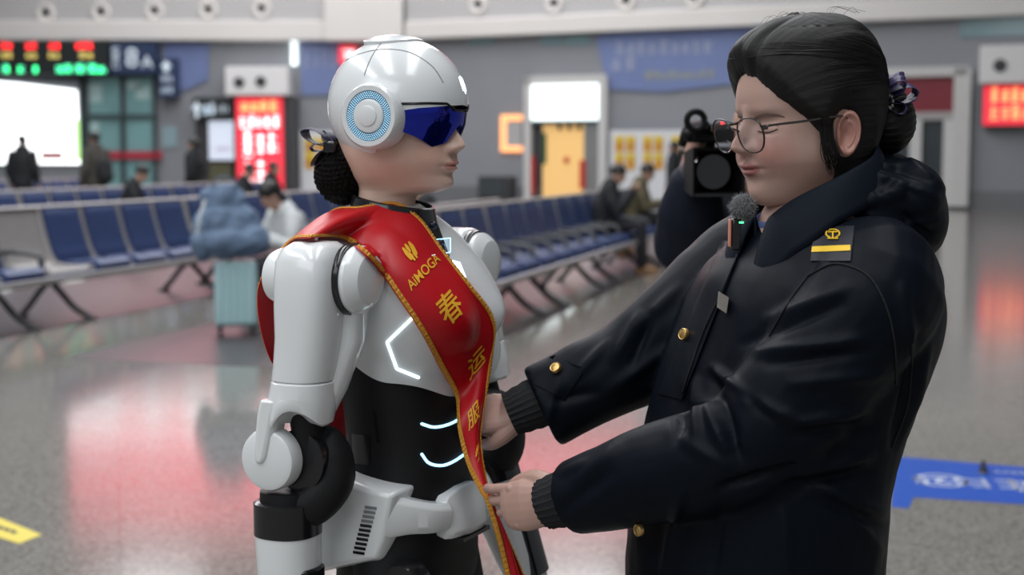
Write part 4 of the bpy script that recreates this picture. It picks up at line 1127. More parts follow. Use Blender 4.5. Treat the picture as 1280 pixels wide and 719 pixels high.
bow = [loop_ribbon(kb, (-1, -.25, .55), (.3, 0, 1), .050, .016, .017, seed=1), loop_ribbon(kb, (-.8, .1, -.75), (-.5, 0, .8), .044, .012, .014, seed=2), loop_ribbon(kb, (-.6, .9, .4), (.3, 0, 1), .05, .014, .016, seed=4), loop_ribbon(kb, (-.9, -.5, -.1), (.2, 0, 1), .034, .010, .012, seed=6)]
rpart('bow', hl(cat(bow)), M['organza'], solid=.0006)
rpart('bow_clip', hl(box((-.094, -.046, -.014), (.022, .012, .018))), M['rblack_gloss'], bevel=.003)

# collar and throat panel
nk = Frame((-.19, 2.25), -24)
ncx = RB.loc(nk.wor(np.array([.003, 0, 1.33])))
th = np.linspace(0, 2 * math.pi, 48, endpoint=False)
def oval(c, a, b, z, tilt=0.0): return [(c[0] + a * math.cos(t), c[1] + b * math.sin(t), z + tilt * math.cos(t)) for t in th]
rpart('neck_collar', loft([oval(ncx, .062, .060, 1.352, -.012), oval(ncx, .066, .064, 1.350, -.012), oval(ncx, .070, .070, 1.325, -.012), oval(ncx, .078, .080, 1.300, -.012), oval(ncx, .06, .06, 1.29)], cap=False), M['rblack_gloss'])

# torso shell: rings of (z, front, back, half width)
CH = cr([(1.345, -.005, -.110, .055), (1.325, .016, -.125, .085), (1.30, .036, -.135, .120), (1.27, .058, -.140, .142), (1.235, .086, -.142, .152), (1.20, .106, -.142, .154), (1.165, .117, -.140, .152), (1.13, .115, -.136, .146), (1.095, .098, -.128, .138), (1.065, .080, -.120, .130), (1.03, .070, -.110, .124)], 60)
nth = 120
def chest_rings(CH, shrink=0.0, bust=1.0):
    out = []
    for (z, fr_, bk, w) in CH:
        c = (fr_ + bk) / 2; a = (fr_ - bk) / 2 - shrink; b = w - shrink
        row = []
        for j in range(nth):
            t = 2 * math.pi * j / nth; cs, sn = math.cos(t), math.sin(t)
            e = 2.35; r = (abs(cs) ** e + abs(sn) ** e) ** (-1 / e)
            x, y = c + a * cs * r, b * sn * r
            if cs > 0: x += bust * (.012 * math.exp(-((abs(y) - .070) / .045) ** 2 - ((z - 1.148) / .045) ** 2) - .006 * math.exp(-(y / .02) ** 2 - ((z - 1.15) / .06) ** 2)) * min(1, cs * 2)
            row.append((x, y, z))
        out.append(row)
    return np.array(out)
CR_ = chest_rings(CH)
# curved lower edge: pull the last rings to the breast line
for i in range(len(CR_)):
    k = i / (len(CR_) - 1)
    for j in range(nth):
        x, y, z = CR_[i, j]
        zb = 1.046 + .034 * sstep(.0, .13, abs(y)) + (.06 * sstep(.02, -.12, x))
        CR_[i, j, 2] = 1.345 + (z - 1.345) * (1.345 - zb) / (1.345 - 1.03)
inn = (CR_[::-1] - np.array([-.01, 0, 1.2])) * np.array([.95, .95, .985]) + np.array([-.01, 0, 1.2])
chest_vf = loft(np.concatenate([CR_, inn]), cap=False)
chest = rpart('chest_shell', chest_vf, M['shell'], auto=70)
BV_chest = bvh_of((RB.wor(chest_vf[0]), chest_vf[1]))
def on_chest(pts, off=.001, n=30):
    W = [hit(BV_chest, x, y, off) for x, y in cr(pts, n)]
    return RB.loc(np.array([w for w in W if w is not None]))
def polyline(pts, n=12):
    out = []
    for (a, b) in zip(pts[:-1], pts[1:]):
        for k in range(n): t = k / n; out.append((a[0] * (1 - t) + b[0] * t, a[1] * (1 - t) + b[1] * t))
    return out + [pts[-1]]
def led_line(name, bv, pts, r, m, parent, off=.0005):
    W = [hit(bv, x, y, off) for x, y in polyline(pts)]; W = np.array([w for w in W if w is not None])
    return rpart(name, tube(RB.loc(W), r, 8, True), m, parent)
l_ = led_line('hexagon_light', BV_chest, [(517, 396), (484, 428), (496, 461), (523, 472)], .0021, M['ice'], chest); l_['label'] = 'white light line bent like part of a hexagon'
# mirrored line on the other breast
m_ = RB.loc(np.array([hit(BV_chest, x, y, .0005) for x, y in polyline([(517, 396), (484, 428), (496, 461), (523, 472)])])); m_[:, 1] *= -1
rpart('hexagon_light', tube(m_, .0021, 8, True), M['ice'], chest)
dv, df = decal(BV_chest, [(553, 322), (575, 328), (594, 375), (572, 362)], 8, 8, .0015, .003)
rpart('heart_light', (RB.loc(dv), df), mat('heart_led', (.8, .93, 1), .4, emit=9.0, ecol=(.45, .75, 1.0)), chest)
# throat panel with sensors
dv, df = decal(BV_chest, [(520, 272), (543, 268), (562, 320), (540, 330)], 8, 8, .004, .010)
tp_ = rpart('throat_panel', (RB.loc(dv), df), M['rblack_gloss'])
for (x, y) in ((538, 284), (547, 306)):
    h_ = hit(BV_chest, x, y, .006)
    if h_ is not None: rpart('sensor', (RB.loc(ellipsoid(h_, (.007, .004, .005), 14)[0]), ellipsoid(h_, (.007, .004, .005), 14)[1]), M['camera_glass'], tp_)
led = led_line('sensor_outline', BV_chest, [(533, 303), (560, 300), (560, 318), (538, 322)], .0007, M['cyan'], tp_, .0052)

# abdomen
AB = cr([(1.10, .062, -.11, .118), (1.06, .066, -.112, .116), (1.01, .070, -.108, .110), (.96, .074, -.105, .108), (.91, .076, -.105, .114), (.86, .078, -.108, .126), (.80, .078, -.112, .138), (.74, .072, -.112, .140), (.70, .05, -.09, .12)], 40)
ab_vf = loft(chest_rings(AB, 0, 0))
ab = rpart('abdomen', ab_vf, M['rblack'], auto=80); ab['label'] = 'matt black waist cover'
BV_ab = bvh_of((RB.wor(ab_vf[0]), ab_vf[1]))
def smile(pts):
    W = np.array([hit(BV_ab, x, y, .001) for x, y in cr(pts, 26)])
    return tube(RB.loc(W), .0023, 8, True)
rpart('waist_light', smile([(527, 530), (541, 534), (556, 532), (570, 526), (585, 516)]), M['cyan'], ab)['label'] = 'curved blue light line'
rpart('waist_light', smile([(527, 568), (536, 579), (552, 582), (568, 576), (588, 562)]), M['cyan'], ab)
dv, df = decal(BV_ab, [(420, 540), (462, 545), (462, 582), (420, 577)], 6, 6, .0012, .002)
rpart('waist_patch', (RB.loc(dv), df), M['rblack_gloss'], ab)

# hip panels with vents, belt and buckle
for s in (-1, 1):
    def hip3(u, v_, d): return (u, s * (.118 + d + .12 * max(0, .02 - u) * .1), v_)
    P0 = [(-.118, .935), (-.060, .936), (.046, .920), (.030, .846), (.016, .812), (-.100, .778), (-.128, .800)]
    hip_v, hip_f = prism(P0, 0, .034, hip3)
    # chamfered face
    c = np.mean(P0, 0); P1 = [tuple(c + (np.array(q) - c) * .90) for q in P0]
    n = len(P0)
    V3 = np.array([hip3(u, v_, -.03) for u, v_ in P0] + [hip3(u, v_, .022) for u, v_ in P0] + [hip3(u, v_, .034) for u, v_ in P1])
    F3 = [tuple(range(n - 1, -1, -1)), tuple(range(2 * n, 3 * n))] + [(i, (i + 1) % n, n + (i + 1) % n, n + i) for i in range(n)] + [(n + i, n + (i + 1) % n, 2 * n + (i + 1) % n, 2 * n + i) for i in range(n)]
    hp_ = rpart('hip_panel', (V3, F3), M['shell'], bevel=.005, seg=3)
    for k in range(11):
        z = .822 + k * .0072
        x = -.017 + k * .0022
        rpart('vent_slot', box((x, s * .1525, z), (.020, .0022, .0042)), M['rblack_gloss'] if k < 7 else M['joint_grey'], hp_, smooth=False)
    rpart('screw', lathe([(.0001, .1525), (.0035, .1525), (.0035, .1540), (.0001, .1540)], 'y', 14, (-.092, 0, .81)) if s > 0 else lathe([(.0001, -.1540), (.0035, -.1540), (.0035, -.1525), (.0001, -.1525)], 'y', 14, (-.092, 0, .81)), M['joint_grey'], hp_)
    # belt link from panel to buckle
    bl = [(.022, s * .138), (.050, s * .116), (.074, s * .088), (.086, s * .060)]
    rg = []
    for (x, y), (h0, h1) in zip(cr(bl, 10), cr([(.845, .915), (.850, .905), (.848, .895), (.85, .89)], 10)):
        d = np.array([x + .03, y]); d /= np.linalg.norm(d)
        o = d * .014
        rg.append([(x - o[0], y - o[1], h0), (x + o[0] * .4, y + o[1] * .4, h0), (x + o[0], y + o[1], h0 + .012), (x + o[0], y + o[1], h1 - .008), (x + o[0] * .5, y + o[1] * .5, h1), (x - o[0], y - o[1], h1)])
    rpart('belt_link', loft(rg), M['shell'], bevel=.002)
bk = []
for y, k, dz in ((-.066, .55, -.012), (-.058, .85, -.004), (-.02, 1.0, .004), (.02, 1.0, .004), (.058, .85, -.004), (.066, .55, -.012)):
    x0 = .066; x1 = .092 + .024 * k - abs(y) * .22
    z0, z1 = .832 - .0 * k, .903 + dz
    bk.append([(x0, y, z0 + .006), (x1 - .008, y, z0), (x1, y, z0 + .012), (x1 - .004, y, z1 - .030), (x0 + .022, y, z1), (x0, y, z1)])
rpart('belt_buckle', loft(bk), M['shell'], bevel=.003, seg=3)
rpart('buckle_edge', box((.100, 0, .829), (.012, .090, .006)), M['rblack_gloss'])

# pelvis, thighs, shins, feet (below the frame)
hipj = rpart('hip_joint', lathe([(.001, -.168), (.030, -.168), (.034, -.160), (.034, -.13), (.02, -.12)], 'y', 24, (.045, .03, .775)), M['rblack_gloss'])
for s in (-1, 1):
    rpart('thigh', tube(cr([(-.01, s * .085, .80), (.005, s * .09, .68), (.0, s * .09, .55), (-.005, s * .09, .46)], 16), np.interp(np.linspace(0, 1, 16), [0, .5, 1], [.060, .066, .055]), 20, True), M['rblack'])
    rpart('knee', lathe([(.001, -.05), (.048, -.05), (.052, -.04), (.052, .04), (.048, .05), (.001, .05)], 'y', 28, (0, s * .09, .45)), M['shell'])
    rpart('shin', tube(cr([(0, s * .09, .42), (-.012, s * .09, .30), (-.01, s * .09, .16), (0, s * .09, .08)], 16), np.interp(np.linspace(0, 1, 16), [0, .3, 1], [.050, .055, .036]), 20, True), M['shell'])
    rpart('foot', blob([tube([(-.05, s * .09, .04), (.03, s * .09, .045), (.13, s * .095, .03)], [(.042, .038), (.045, .042), (.042, .028)], 16, True), box((.035, s * .092, .014), (.24, .085, .026))], .006, 2), M['rblack'])

# arms
def sup(cx, cy, a, b, z, e=3.0, n=40, tf=0.0, tl=0.0):
    t = np.linspace(0, 2 * math.pi, n, endpoint=False)
    r = (np.abs(np.cos(t)) ** e + np.abs(np.sin(t)) ** e) ** (-1 / e)
    return np.stack([cx + a * np.cos(t) * r, cy + b * np.sin(t) * r, np.full(n, z) + tf * np.cos(t) + tl * np.sin(t)], -1)
ARM_SOLIDS = []
def arm(s):
    # shoulder: roll joint along the forward axis with its round front cover
    cap_c = (-.017, s * .193, 1.242)
    _cv = lathe([(.0005, .053), (.030, .053), (.037, .051), (.0455, .042), (.0500, .034), (.0500, .026)], 'x', 56, cap_c); rpart('shoulder_cover', _cv, M['shell'], auto=25)
    rpart('shoulder_ring', lathe([(.044, .027), (.0525, .0265), (.0535, .025), (.0535, .016), (.050, .010)], 'x', 56, cap_c), M['rblack_gloss'])
    rpart('rear_cover', lathe([(.0005, -.118), (.030, -.118), (.038, -.114), (.043, -.102), (.043, -.08)], 'x', 48, cap_c), M['shell'])
    # upper arm shell: rounded top, hanging down
    R_ = [sup(-.046, s * .215, .010, .008, 1.2985), sup(-.046, s * .215, .028, .030, 1.297), sup(-.046, s * .218, .041, .044, 1.288), sup(-.046, s * .220, .0465, .051, 1.270, 3.6), sup(-.046, s * .222, .0475, .053, 1.24, 3.6),
          sup(-.047, s * .223, .0470, .053, 1.20, 3.4), sup(-.049, s * .225, .0460, .050, 1.16, 3.0), sup(-.054, s * .228, .0460, .047, 1.12, 2.6), sup(-.058, s * .230, .0455, .045, 1.098, 2.5), sup(-.058, s * .230, .043, .043, 1.096, 2.5)]
    up_ = rpart('upper_arm', loft(R_), M['shell'])
    if s < 0: ARM_SOLIDS.extend([_cv, loft(R_)])
    rpart('inner_strut', loft([sup(-.010, s * .186, .030, .026, 1.205, 2.5), sup(-.012, s * .190, .027, .025, 1.15, 2.5), sup(-.030, s * .205, .024, .024, 1.08, 2.5), sup(-.045, s * .215, .016, .016, 1.03, 2.5)]), M['shell'])
    # lower upper-arm with fork down to the elbow disc
    R_ = [sup(-.058, s * .230, .043, .043, 1.0955, 2.4, 64), sup(-.058, s * .230, .0465, .0465, 1.093, 2.4, 64), sup(-.061, s * .231, .049, .047, 1.07, 2.4, 64), sup(-.063, s * .2315, .0495, .047, 1.058, 2.4, 64), sup(-.066, s * .232, .050, .047, 1.045, 2.4, 64), sup(-.067, s * .233, .049, .046, 1.034, 2.4, 64), sup(-.068, s * .234, .045, .043, 1.030, 2.4, 64), sup(-.068, s * .234, .03, .03, 1.032, 2.4, 64)]
    yv, yf = loft(R_)
    arch = sstep(1.075, 1.045, yv[:, 2]) * sstep(.235, .262, s * yv[:, 1]) * np.clip(1 - ((yv[:, 0] + .052) / .034) ** 2, 0, 1)
    yv[:, 2] += .026 * arch
    el_ = rpart('elbow_yoke', (yv, yf), M['shell'])
    rpart('fork', loft([[(x + dx, s * y, z) for (dx, y) in ((-w, .240), (w, .240), (w + .002, .268), (w - .005, .277), (-w + .005, .277), (-w - .002, .268))] for (x, z, w) in ((-.092, 1.068, .016), (-.098, 1.045, .016), (-.104, 1.01, .014), (-.108, .985, .012), (-.110, .975, .008))]), M['shell'], el_, bevel=.003)
    disc = [(.0005, .272), (.038, .272), (.044, .269), (.0465, .263), (.0465, .245), (.043, .239)]
    rpart('elbow_disc', lathe([(r, s * h) for r, h in disc], 'y', 56, (-.100, 0, .979)), M['shell'], auto=30)
    rpart('elbow_joint', lathe([(r, s * h) for r, h in ((.001, .240), (.045, .240), (.045, .175), (.038, .165), (.001, .165))], 'y', 48, (-.066, 0, .976)), M['rblack_gloss'])
    rpart('elbow_link', blob([tube([(-.062, s * .226, 1.06), (-.060, s * .222, 1.02), (-.060, s * .212, .98)], [.026, .024, .030], 20, True), ellipsoid((-.052, s * .195, .978), (.044, .036, .046), 24), tube(cr([(-.040, s * .195, .975), (-.034, s * .200, .945), (-.052, s * .212, .915), (-.085, s * .222, .895)], 12), [.036] * 12, 20, True)], .004, 3), M['rblack'])
    # forearm: black sleeve then white shell
    fx, fl = -.094, s * .226
    rpart('forearm_collar', loft([sup(fx, fl, .036, .036, .928, 2.3), sup(fx, fl, .039, .039, .927, 2.3), sup(fx, fl, .040, .040, .908, 2.3)]), M['rblack'])
    rpart('forearm_sleeve', loft([sup(fx, fl, .044, .044, .912, 2.3), sup(fx, fl, .0485, .0485, .910, 2.3), sup(fx, fl, .0485, .0485, .862, 2.3), sup(fx, fl, .044, .044, .860, 2.3)]), M['rblack_gloss'])
    fo = rpart('forearm', loft([sup(fx, fl, .044, .044, .864, 2.3), sup(fx, fl, .0475, .0475, .862, 2.3), sup(fx + .002, fl, .046, .046, .80, 2.3), sup(fx + .01, fl, .041, .041, .73, 2.3), sup(fx + .014, fl, .034, .034, .68, 2.3)]), M['shell'])
    rpart('forearm_inlay', loft([[(fx + .040 + dx, fl + dy, z) for dx, dy in ((-.02, -.032), (.008, -.026), (.014, 0), (.008, .026), (-.02, .032))] for z in (.815, .805, .70, .69)]), M['rblack_gloss'], fo, bevel=.004)
    # hand: palm, four fingers, thumb
    hp = np.array([-.076, s * .226, .66])
    parts = [tube([hp + np.array([0, 0, .03]), hp, hp + np.array([.01, 0, -.07])], [(.026, .022), (.036, .018), (.040, .015)], 16, True)]
    for q in range(4):
        b = hp + np.array([.036 - q * .022, -s * .004, -.075]); ln = (.075, .085, .08, .062)[q]
        parts.append(tube([b, b + np.array([.006, -s * .006, -ln * .45]), b + np.array([.010, -s * .020, -ln * .8]), b + np.array([.010, -s * .034, -ln])], [.0095, .009, .0085, .0075], 10, True))
    parts.append(tube([hp + np.array([.030, -s * .004, -.02]), hp + np.array([.055, -s * .016, -.055]), hp + np.array([.058, -s * .028, -.09])], [.012, .011, .009], 10, True))
    rpart('hand', blob(parts, .003, 2), M['rblack_gloss'])
arm(-1)
ARM_SWING[0] = math.radians(17)
arm(1)
ARM_SWING[0] = 0.0

# ---------------------------------------------------------------- the sash
M['sash'] = mat('red_satin', (0.46, 0.004, 0.010), .36, var=.05, vscale=25, spec=.4)
M['gold'] = mat('gold_braid', (0.62, 0.27, 0.025), .45, .25, var=.4, vscale=400, bump=.6, bscale=700)
M['gold_print'] = mat('gold_print', (0.78, 0.40, 0.02), .5, var=.05)
def rl(x, y, l): return tuple(RB.on_l(x, y, l))
BV_front = bvh_of(cat([(RB.wor(chest_vf[0]), chest_vf[1]), (RB.wor(ab_vf[0]), ab_vf[1])]))
BV_lift = bvh_of(cat([(RB.wor(q[0]), q[1]) for q in [chest_vf, ab_vf] + ARM_SOLIDS]))
def on(x, y, off): return tuple(RB.loc(hit(BV_front, x, y, off)))
def onl(x, y, off): return tuple(RB.loc(hit(BV_lift, x, y, off)))
def fre(x, y, Y): return tuple(RB.loc(atY(x, y, Y)))
# stations along the sash: outer (lower) edge, inner (neck side) edge, in the robot's own axes
ST = [((-.150, .02, .92), (-.135, .10, .96)),
      ((-.170, -.08, 1.03), (-.150, .01, 1.09)),
      ((-.175, -.160, 1.12), (-.160, -.065, 1.19)),
      ((-.176, -.180, 1.22), (-.145, -.080, 1.275)),
      ((-.118, -.185, 1.288), (-.105, -.075, 1.335)),
      (onl(388, 304, .008), on(455, 264, .008)),
      (onl(432, 303, .008), on(490, 259, .010)),
      (on(467, 331, .012), on(520, 277, .010)),
      (on(497, 372, .011), on(549, 316, .010)),
      (on(527, 415, .011), on(583, 360, .010)),
      (on(547, 455, .011), on(611, 396, .010)),
      (on(562, 495, .012), fre(617, 436, 2.205)),
      (fre(573, 540, 2.145), fre(609, 490, 2.190)),
      (fre(585, 580, 2.130), fre(600, 545, 2.165)),
      (fre(600, 612, 2.115), fre(605, 600, 2.135)),
      (fre(609, 632, 2.105), fre(614, 632, 2.115)),
      (fre(627, 690, 2.110), fre(636, 676, 2.130)),
      (fre(640, 745, 2.115), fre(660, 735, 2.140))]
NS = 180
EA = cr([a for a, b in ST], NS); EB = cr([b for a, b in ST], NS)
def sash_pt(u, v, off=0.0):
    """u along 0..1, v across 0 (outer edge) .. 1 (neck edge)"""
    k = np.clip(np.asarray(u, float), 0, 1) * (NS - 1); i = np.minimum(k.astype(int), NS - 2); f = (k - i)[:, None]
    a = EA[i] * (1 - f) + EA[i + 1] * f; b = EB[i] * (1 - f) + EB[i + 1] * f
    v = np.asarray(v, float)[:, None]
    t = (EA[i + 1] - EA[i]) + (EB[i + 1] - EB[i]); w = b - a
    n = np.cross(w, t); n /= np.linalg.norm(n, axis=1)[:, None] + 1e-9
    out = np.array([1.0, -.25, .25])
    sg = np.sign(n @ out)[:, None]
    # keep one side consistently outward
    n = n * _orient[i][:, None]
    bulge = .007 * (4 * v * (1 - v)) + (.0014 * np.sin(v[:, 0] * 9 + np.ravel(u) * 30) * (.3 + np.ravel(u)))[:, None]
    Q = a + w * v + n * bulge
    # lie on the shell: wherever the breast would poke through, ride over it
    W = RB.wor(Q)
    for q in range(len(W)):
        if np.ravel(u)[q] < .27: continue
        d = Vector(W[q] - CAM); L_ = d.length; d.normalize()
        loc, nor, i_, dist = BV_lift.ray_cast(Vector(CAM), d)
        if loc is not None and dist - .007 < L_: W[q] = CAM + np.array(d) * (dist - .007)
    return RB.loc(W) + n * off
_orient = np.ones(NS)
_T = np.gradient((EA + EB) / 2, axis=0); _n = np.cross(EB - EA, _T)
_n /= np.linalg.norm(_n, axis=1)[:, None]
_cen = np.stack([np.full(NS, -.03), np.zeros(NS), np.full(NS, 1.1)], -1)
_o = ((EA + EB) / 2 - _cen); _orient = np.sign((_n * _o).sum(1)); _s = np.sign(_orient[NS // 2]); _orient = np.full(NS, _s)
NU, NV = 260, 33
uu, vv = np.meshgrid(np.linspace(0, 1, NU), np.linspace(0, 1, NV), indexing='ij')
P = sash_pt(uu.ravel(), vv.ravel())
sash = thing('ceremonial_ribbon', 'red satin sash with gold edging and characters over the robot\'s shoulder', 'sash', (-.15, 2.24, 0), math.radians(-26))
obj('ribbon', (P, grid_faces(NU, NV, False)), M['sash'], sash, solid=.0008, auto=80)
for vq in (.0, 1.0):
    us = np.linspace(0, 1, 400)
    c = sash_pt(us, np.full(400, abs(vq - .035)), .0008)
    e = sash_pt(us, np.full(400, vq), .0)
    rings = []
    w = (e - c)
    w /= np.linalg.norm(w, axis=1)[:, None] + 1e-9
    T = np.gradient(c, axis=0); T /= np.linalg.norm(T, axis=1)[:, None]
    nn = np.cross(w, T); nn *= np.sign((nn * (sash_pt(us, np.full(400, .5), .01) - sash_pt(us, np.full(400, .5), 0))).sum(1))[:, None]
    zz = .0010 + .0006 * np.sin(np.arange(400) * 2.2)
    hw = .0042
    for k in range(400):
        rings.append([c[k] - w[k] * hw - nn[k] * .0008, c[k] + w[k] * hw - nn[k] * .0008, c[k] + w[k] * hw * .8 + nn[k] * zz[k], c[k] - w[k] * hw * .8 + nn[k] * zz[k]])
    obj('gold_braid', loft(rings), M['gold'], sash, auto=30)
    st = []
    for k in range(0, 400, 2):
        p = c[k] + nn[k] * .0014
        st.append(ellipsoid(p, (.0011, .0011, .0011), 6))
    q = obj('braid_stitches', cat(st), mat('gold_thread', (.75, .42, .06), .4, .4), sash); q['kind'] = 'stuff'
# lengths along the centre line, for lettering of true proportions
_us = np.linspace(0, 1, 600); _c = sash_pt(_us, np.full(600, .5)); _len = np.concatenate([[0], np.cumsum(np.linalg.norm(np.diff(_c, axis=0), axis=1))])
def u_near(x, y):
    px = topix(RB.wor(_c)); k = np.argmin(((px - np.array([x, y])) ** 2).sum(1) + 1e6 * (_us < .28)); return _us[k], _len[k]
def sash_text(name, vf, x, y, rot=0.0, vc=.5, off=.0017, label=None, w_true=.092):
    """lettering on the ribbon around photo point x, y; reading 'up' runs back up the sash"""
    u0, s0 = u_near(x, y); v_, f = vf
    c_, s_ = math.cos(rot), math.sin(rot)
    X = v_[:, 0] * c_ - v_[:, 1] * s_; Y = v_[:, 0] * s_ + v_[:, 1] * c_
    uq = np.interp(s0 - Y, _len, _us); wd = np.linalg.norm(np.array(sash_pt(uq, np.ones(len(uq))) - sash_pt(uq, np.zeros(len(uq)))), axis=1)
    o = obj(name, (sash_pt(uq, vc + X / np.maximum(wd, .02), off), f), M['gold_print'], sash, smooth=False)
    if label: o['label'] = label
    return o
def subdiv(vf, n=2):
    v, f = vf
    bm = bmesh.new(); vs_ = [bm.verts.new(p) for p in v]
    for q in f:
        try: bm.faces.new([vs_[i] for i in q])
        except ValueError: pass
    bmesh.ops.triangulate(bm, faces=bm.faces)
    for _ in range(n): bmesh.ops.subdivide_edges(bm, edges=[e for e in bm.edges if e.calc_length() > .004], cuts=1); bmesh.ops.triangulate(bm, faces=[q for q in bm.faces if len(q.verts) > 3])
    bm.verts.index_update(); r = (np.array([p.co[:] for p in bm.verts]), [tuple(p.index for p in q.verts) for q in bm.faces]); bm.free(); return r
# emblem: a blossom of four petals
em = []
for (cx, w, h, cy, lean) in ((-.0085, .0048, .0125, 0, -.25), (.0085, .0048, .0125, 0, .25), (-.0005, .0040, .008, .006, 0), (-.003, .0030, .008, -.009, -.1), (.004, .0030, .008, -.009, .1)):
    P6 = [(-.5, -1), (.5, -1), (1, .2), (.4, 1), (-.4, 1), (-1, .2)]
    em.append((np.array([(cx + u * w + lean * v_ * h * .5, cy + v_ * h, 0) for u, v_ in P6]), [(0, 1, 2, 3, 4, 5)]))
sash_text('emblem', subdiv(cat(em), 1), 503, 320, label='gold blossom emblem')
sash_text('lettering', subdiv(text_mesh('AiMOGA', .0215, .0003), 2), 523, 344, label='gold word AiMOGA')
sash_text('character', subdiv(text_mesh('春', .047, .0005), 2), 558, 389, vc=.50, label='large gold character 春')
sash_text('character', subdiv(text_mesh('运', .042, .0005), 2), 587, 455, vc=.52, label='large gold character 运')
sash_text('character', subdiv(text_mesh('服', .032, .0003), 2), 594, 518, vc=.45, label='gold character half lost in a fold')
sash_text('character', subdiv(text_mesh('务', .022, .0006), 2), 594, 566, vc=.5, label='small gold character near the pinched end')

# ---------------------------------------------------------------- the woman
M['skin'] = attr_mat('skin_woman', (0.445, 0.285, 0.235), [('blush', (.44, .200, .165)), ('lip', (.30, .095, .095)), ('earpink', (.42, .17, .135))], .46, var=.03, vscale=40, sss=.10, bump=.06, bscale=500)
M['skin_hand'] = mat('skin_hand', (0.50, 0.285, 0.215), .48, var=.06, vscale=30, sss=.08, bump=.15, bscale=260)
M['hair'] = mat('black_brown_hair', (0.0060, 0.0052, 0.0052), .48, var=.3, vscale=20, spec=.28)
_nt = M['hair'].node_tree; _p = _nt.nodes['Principled BSDF']
_at = _nt.nodes.new('ShaderNodeAttribute'); _at.attribute_name = 'comb'
_nz = _nt.nodes.new('ShaderNodeTexNoise'); _nz.noise_dimensions = '1D'; _nz.inputs['Scale'].default_value = 90; _nz.inputs['Detail'].default_value = 6; _nz.inputs['Roughness'].default_value = .7
_nt.links.new(_at.outputs['Fac'], _nz.inputs['W'])
_bp = _nt.nodes.new('ShaderNodeBump'); _bp.inputs['Strength'].default_value = .55; _bp.inputs['Distance'].default_value = .002
_nt.links.new(_nz.outputs['Fac'], _bp.inputs['Height']); _nt.links.new(_bp.outputs['Normal'], _p.inputs['Normal'])
M['coat'] = mat('navy_coat', (0.0026, 0.0043, 0.0080), .48, var=.08, vscale=6, bump=.07, bscale=380, spec=.08)
M['collar'] = mat('navy_collar', (0.0045, 0.0075, 0.0140), .62, bump=.15, bscale=500, spec=.10)
M['knit'] = mat('black_knit', (0.0045, 0.005, 0.007), .85, bump=.6, bscale=300)
M['brass'] = mat('brass', (.55, .36, .13), .35, .9)
M['yellow_cloth'] = mat('yellow_braid', (.78, .50, .02), .55)
M['epaulette'] = mat('epaulette_cloth', (.004, .006, .013), .6)
M['glass_frame'] = mat('gunmetal_frame', (.10, .095, .085), .25, .9)
M['frame_black'] = mat('black_rim', (.006, .006, .007), .3)
M['silver'] = mat('silver_badge', (.35, .33, .30), .3, .8)

WX, WY = .42, 2.0
woman = thing('person', 'woman in dark navy uniform coat and glasses adjusting the robot\'s sash', 'person', (WX, WY, 0))
WO = np.array([WX, WY, 0])
def wpart(name, vf, m, parent=None, **kw): return obj(name, (np.asarray(vf[0]) - WO, vf[1]), m, parent or woman, **kw)

# --- head
WH = np.array([.4080, 1.998, 1.458]); WYAW, WPIT = 204, 7
def wh(vf): return pose(vf, WH, WYAW, WPIT)
vf, lip, blush = head(1.06, .0065, .0300)
hv0 = vf[0].copy()

def ear_mesh(s):
    """an ear as a shaped shell: helix rim, bowl and lobe"""
    n, m_ = 40, 16; rings = []
    for i in range(m_ + 1):
        r = i / m_; row = []
        for j in range(n):
            t = 2 * math.pi * j / n; c, sn = math.cos(t), math.sin(t)
            a = .0165 * (1 + .10 * sn) * (1 - .22 * (sn < -.3) * (-sn - .3)); b = .031
            x, z = a * c * r, b * sn * r
            h = .0065 * math.exp(-((r - .86) / .13) ** 2) * (1 if sn > -.55 else .5) - .0065 * math.exp(-((x - .003) / .007) ** 2 - ((z + .002) / .011) ** 2) + .0030 * math.exp(-((r - .52) / .10) ** 2) * (c < .2) + .003 * math.exp(-((z + .024) / .008) ** 2)
            h += .004 * math.exp(-((x - .012) / .004) ** 2 - ((z + .004) / .006) ** 2)
            row.append((x, h, z))
        rings.append(row)
    top = np.array(rings); bot = top[::-1].copy(); bot[..., 1] = -.0075; bot[..., 0] *= .86; bot[..., 2] *= .9
    v, f = loft(np.concatenate([top, bot]))
    a = math.radians(24); rot = np.array([[math.cos(a), math.sin(a), 0], [-math.sin(a), math.cos(a), 0], [0, 0, 1]])
    v = v @ rot.T
    tl = math.radians(10); rt = np.array([[math.cos(tl), 0, -math.sin(tl)], [0, 1, 0], [math.sin(tl), 0, math.cos(tl)]])
    v = v @ rt.T
    v = v * np.array([1, s, 1]) + np.array([-.010, s * .0850, -.008])
    return v, f
earL, earR = ear_mesh(1), ear_mesh(-1)
hb, fb = cat([vf, earL, earR])
nh = len(vf[0]); nE = len(earL[0])
lipA = np.concatenate([lip, np.zeros(2 * nE)]); blA = np.concatenate([blush, np.zeros(2 * nE)]); epA = np.concatenate([np.zeros(nh), np.full(2 * nE, .6)])
hbw, _ = wh((hb, fb))

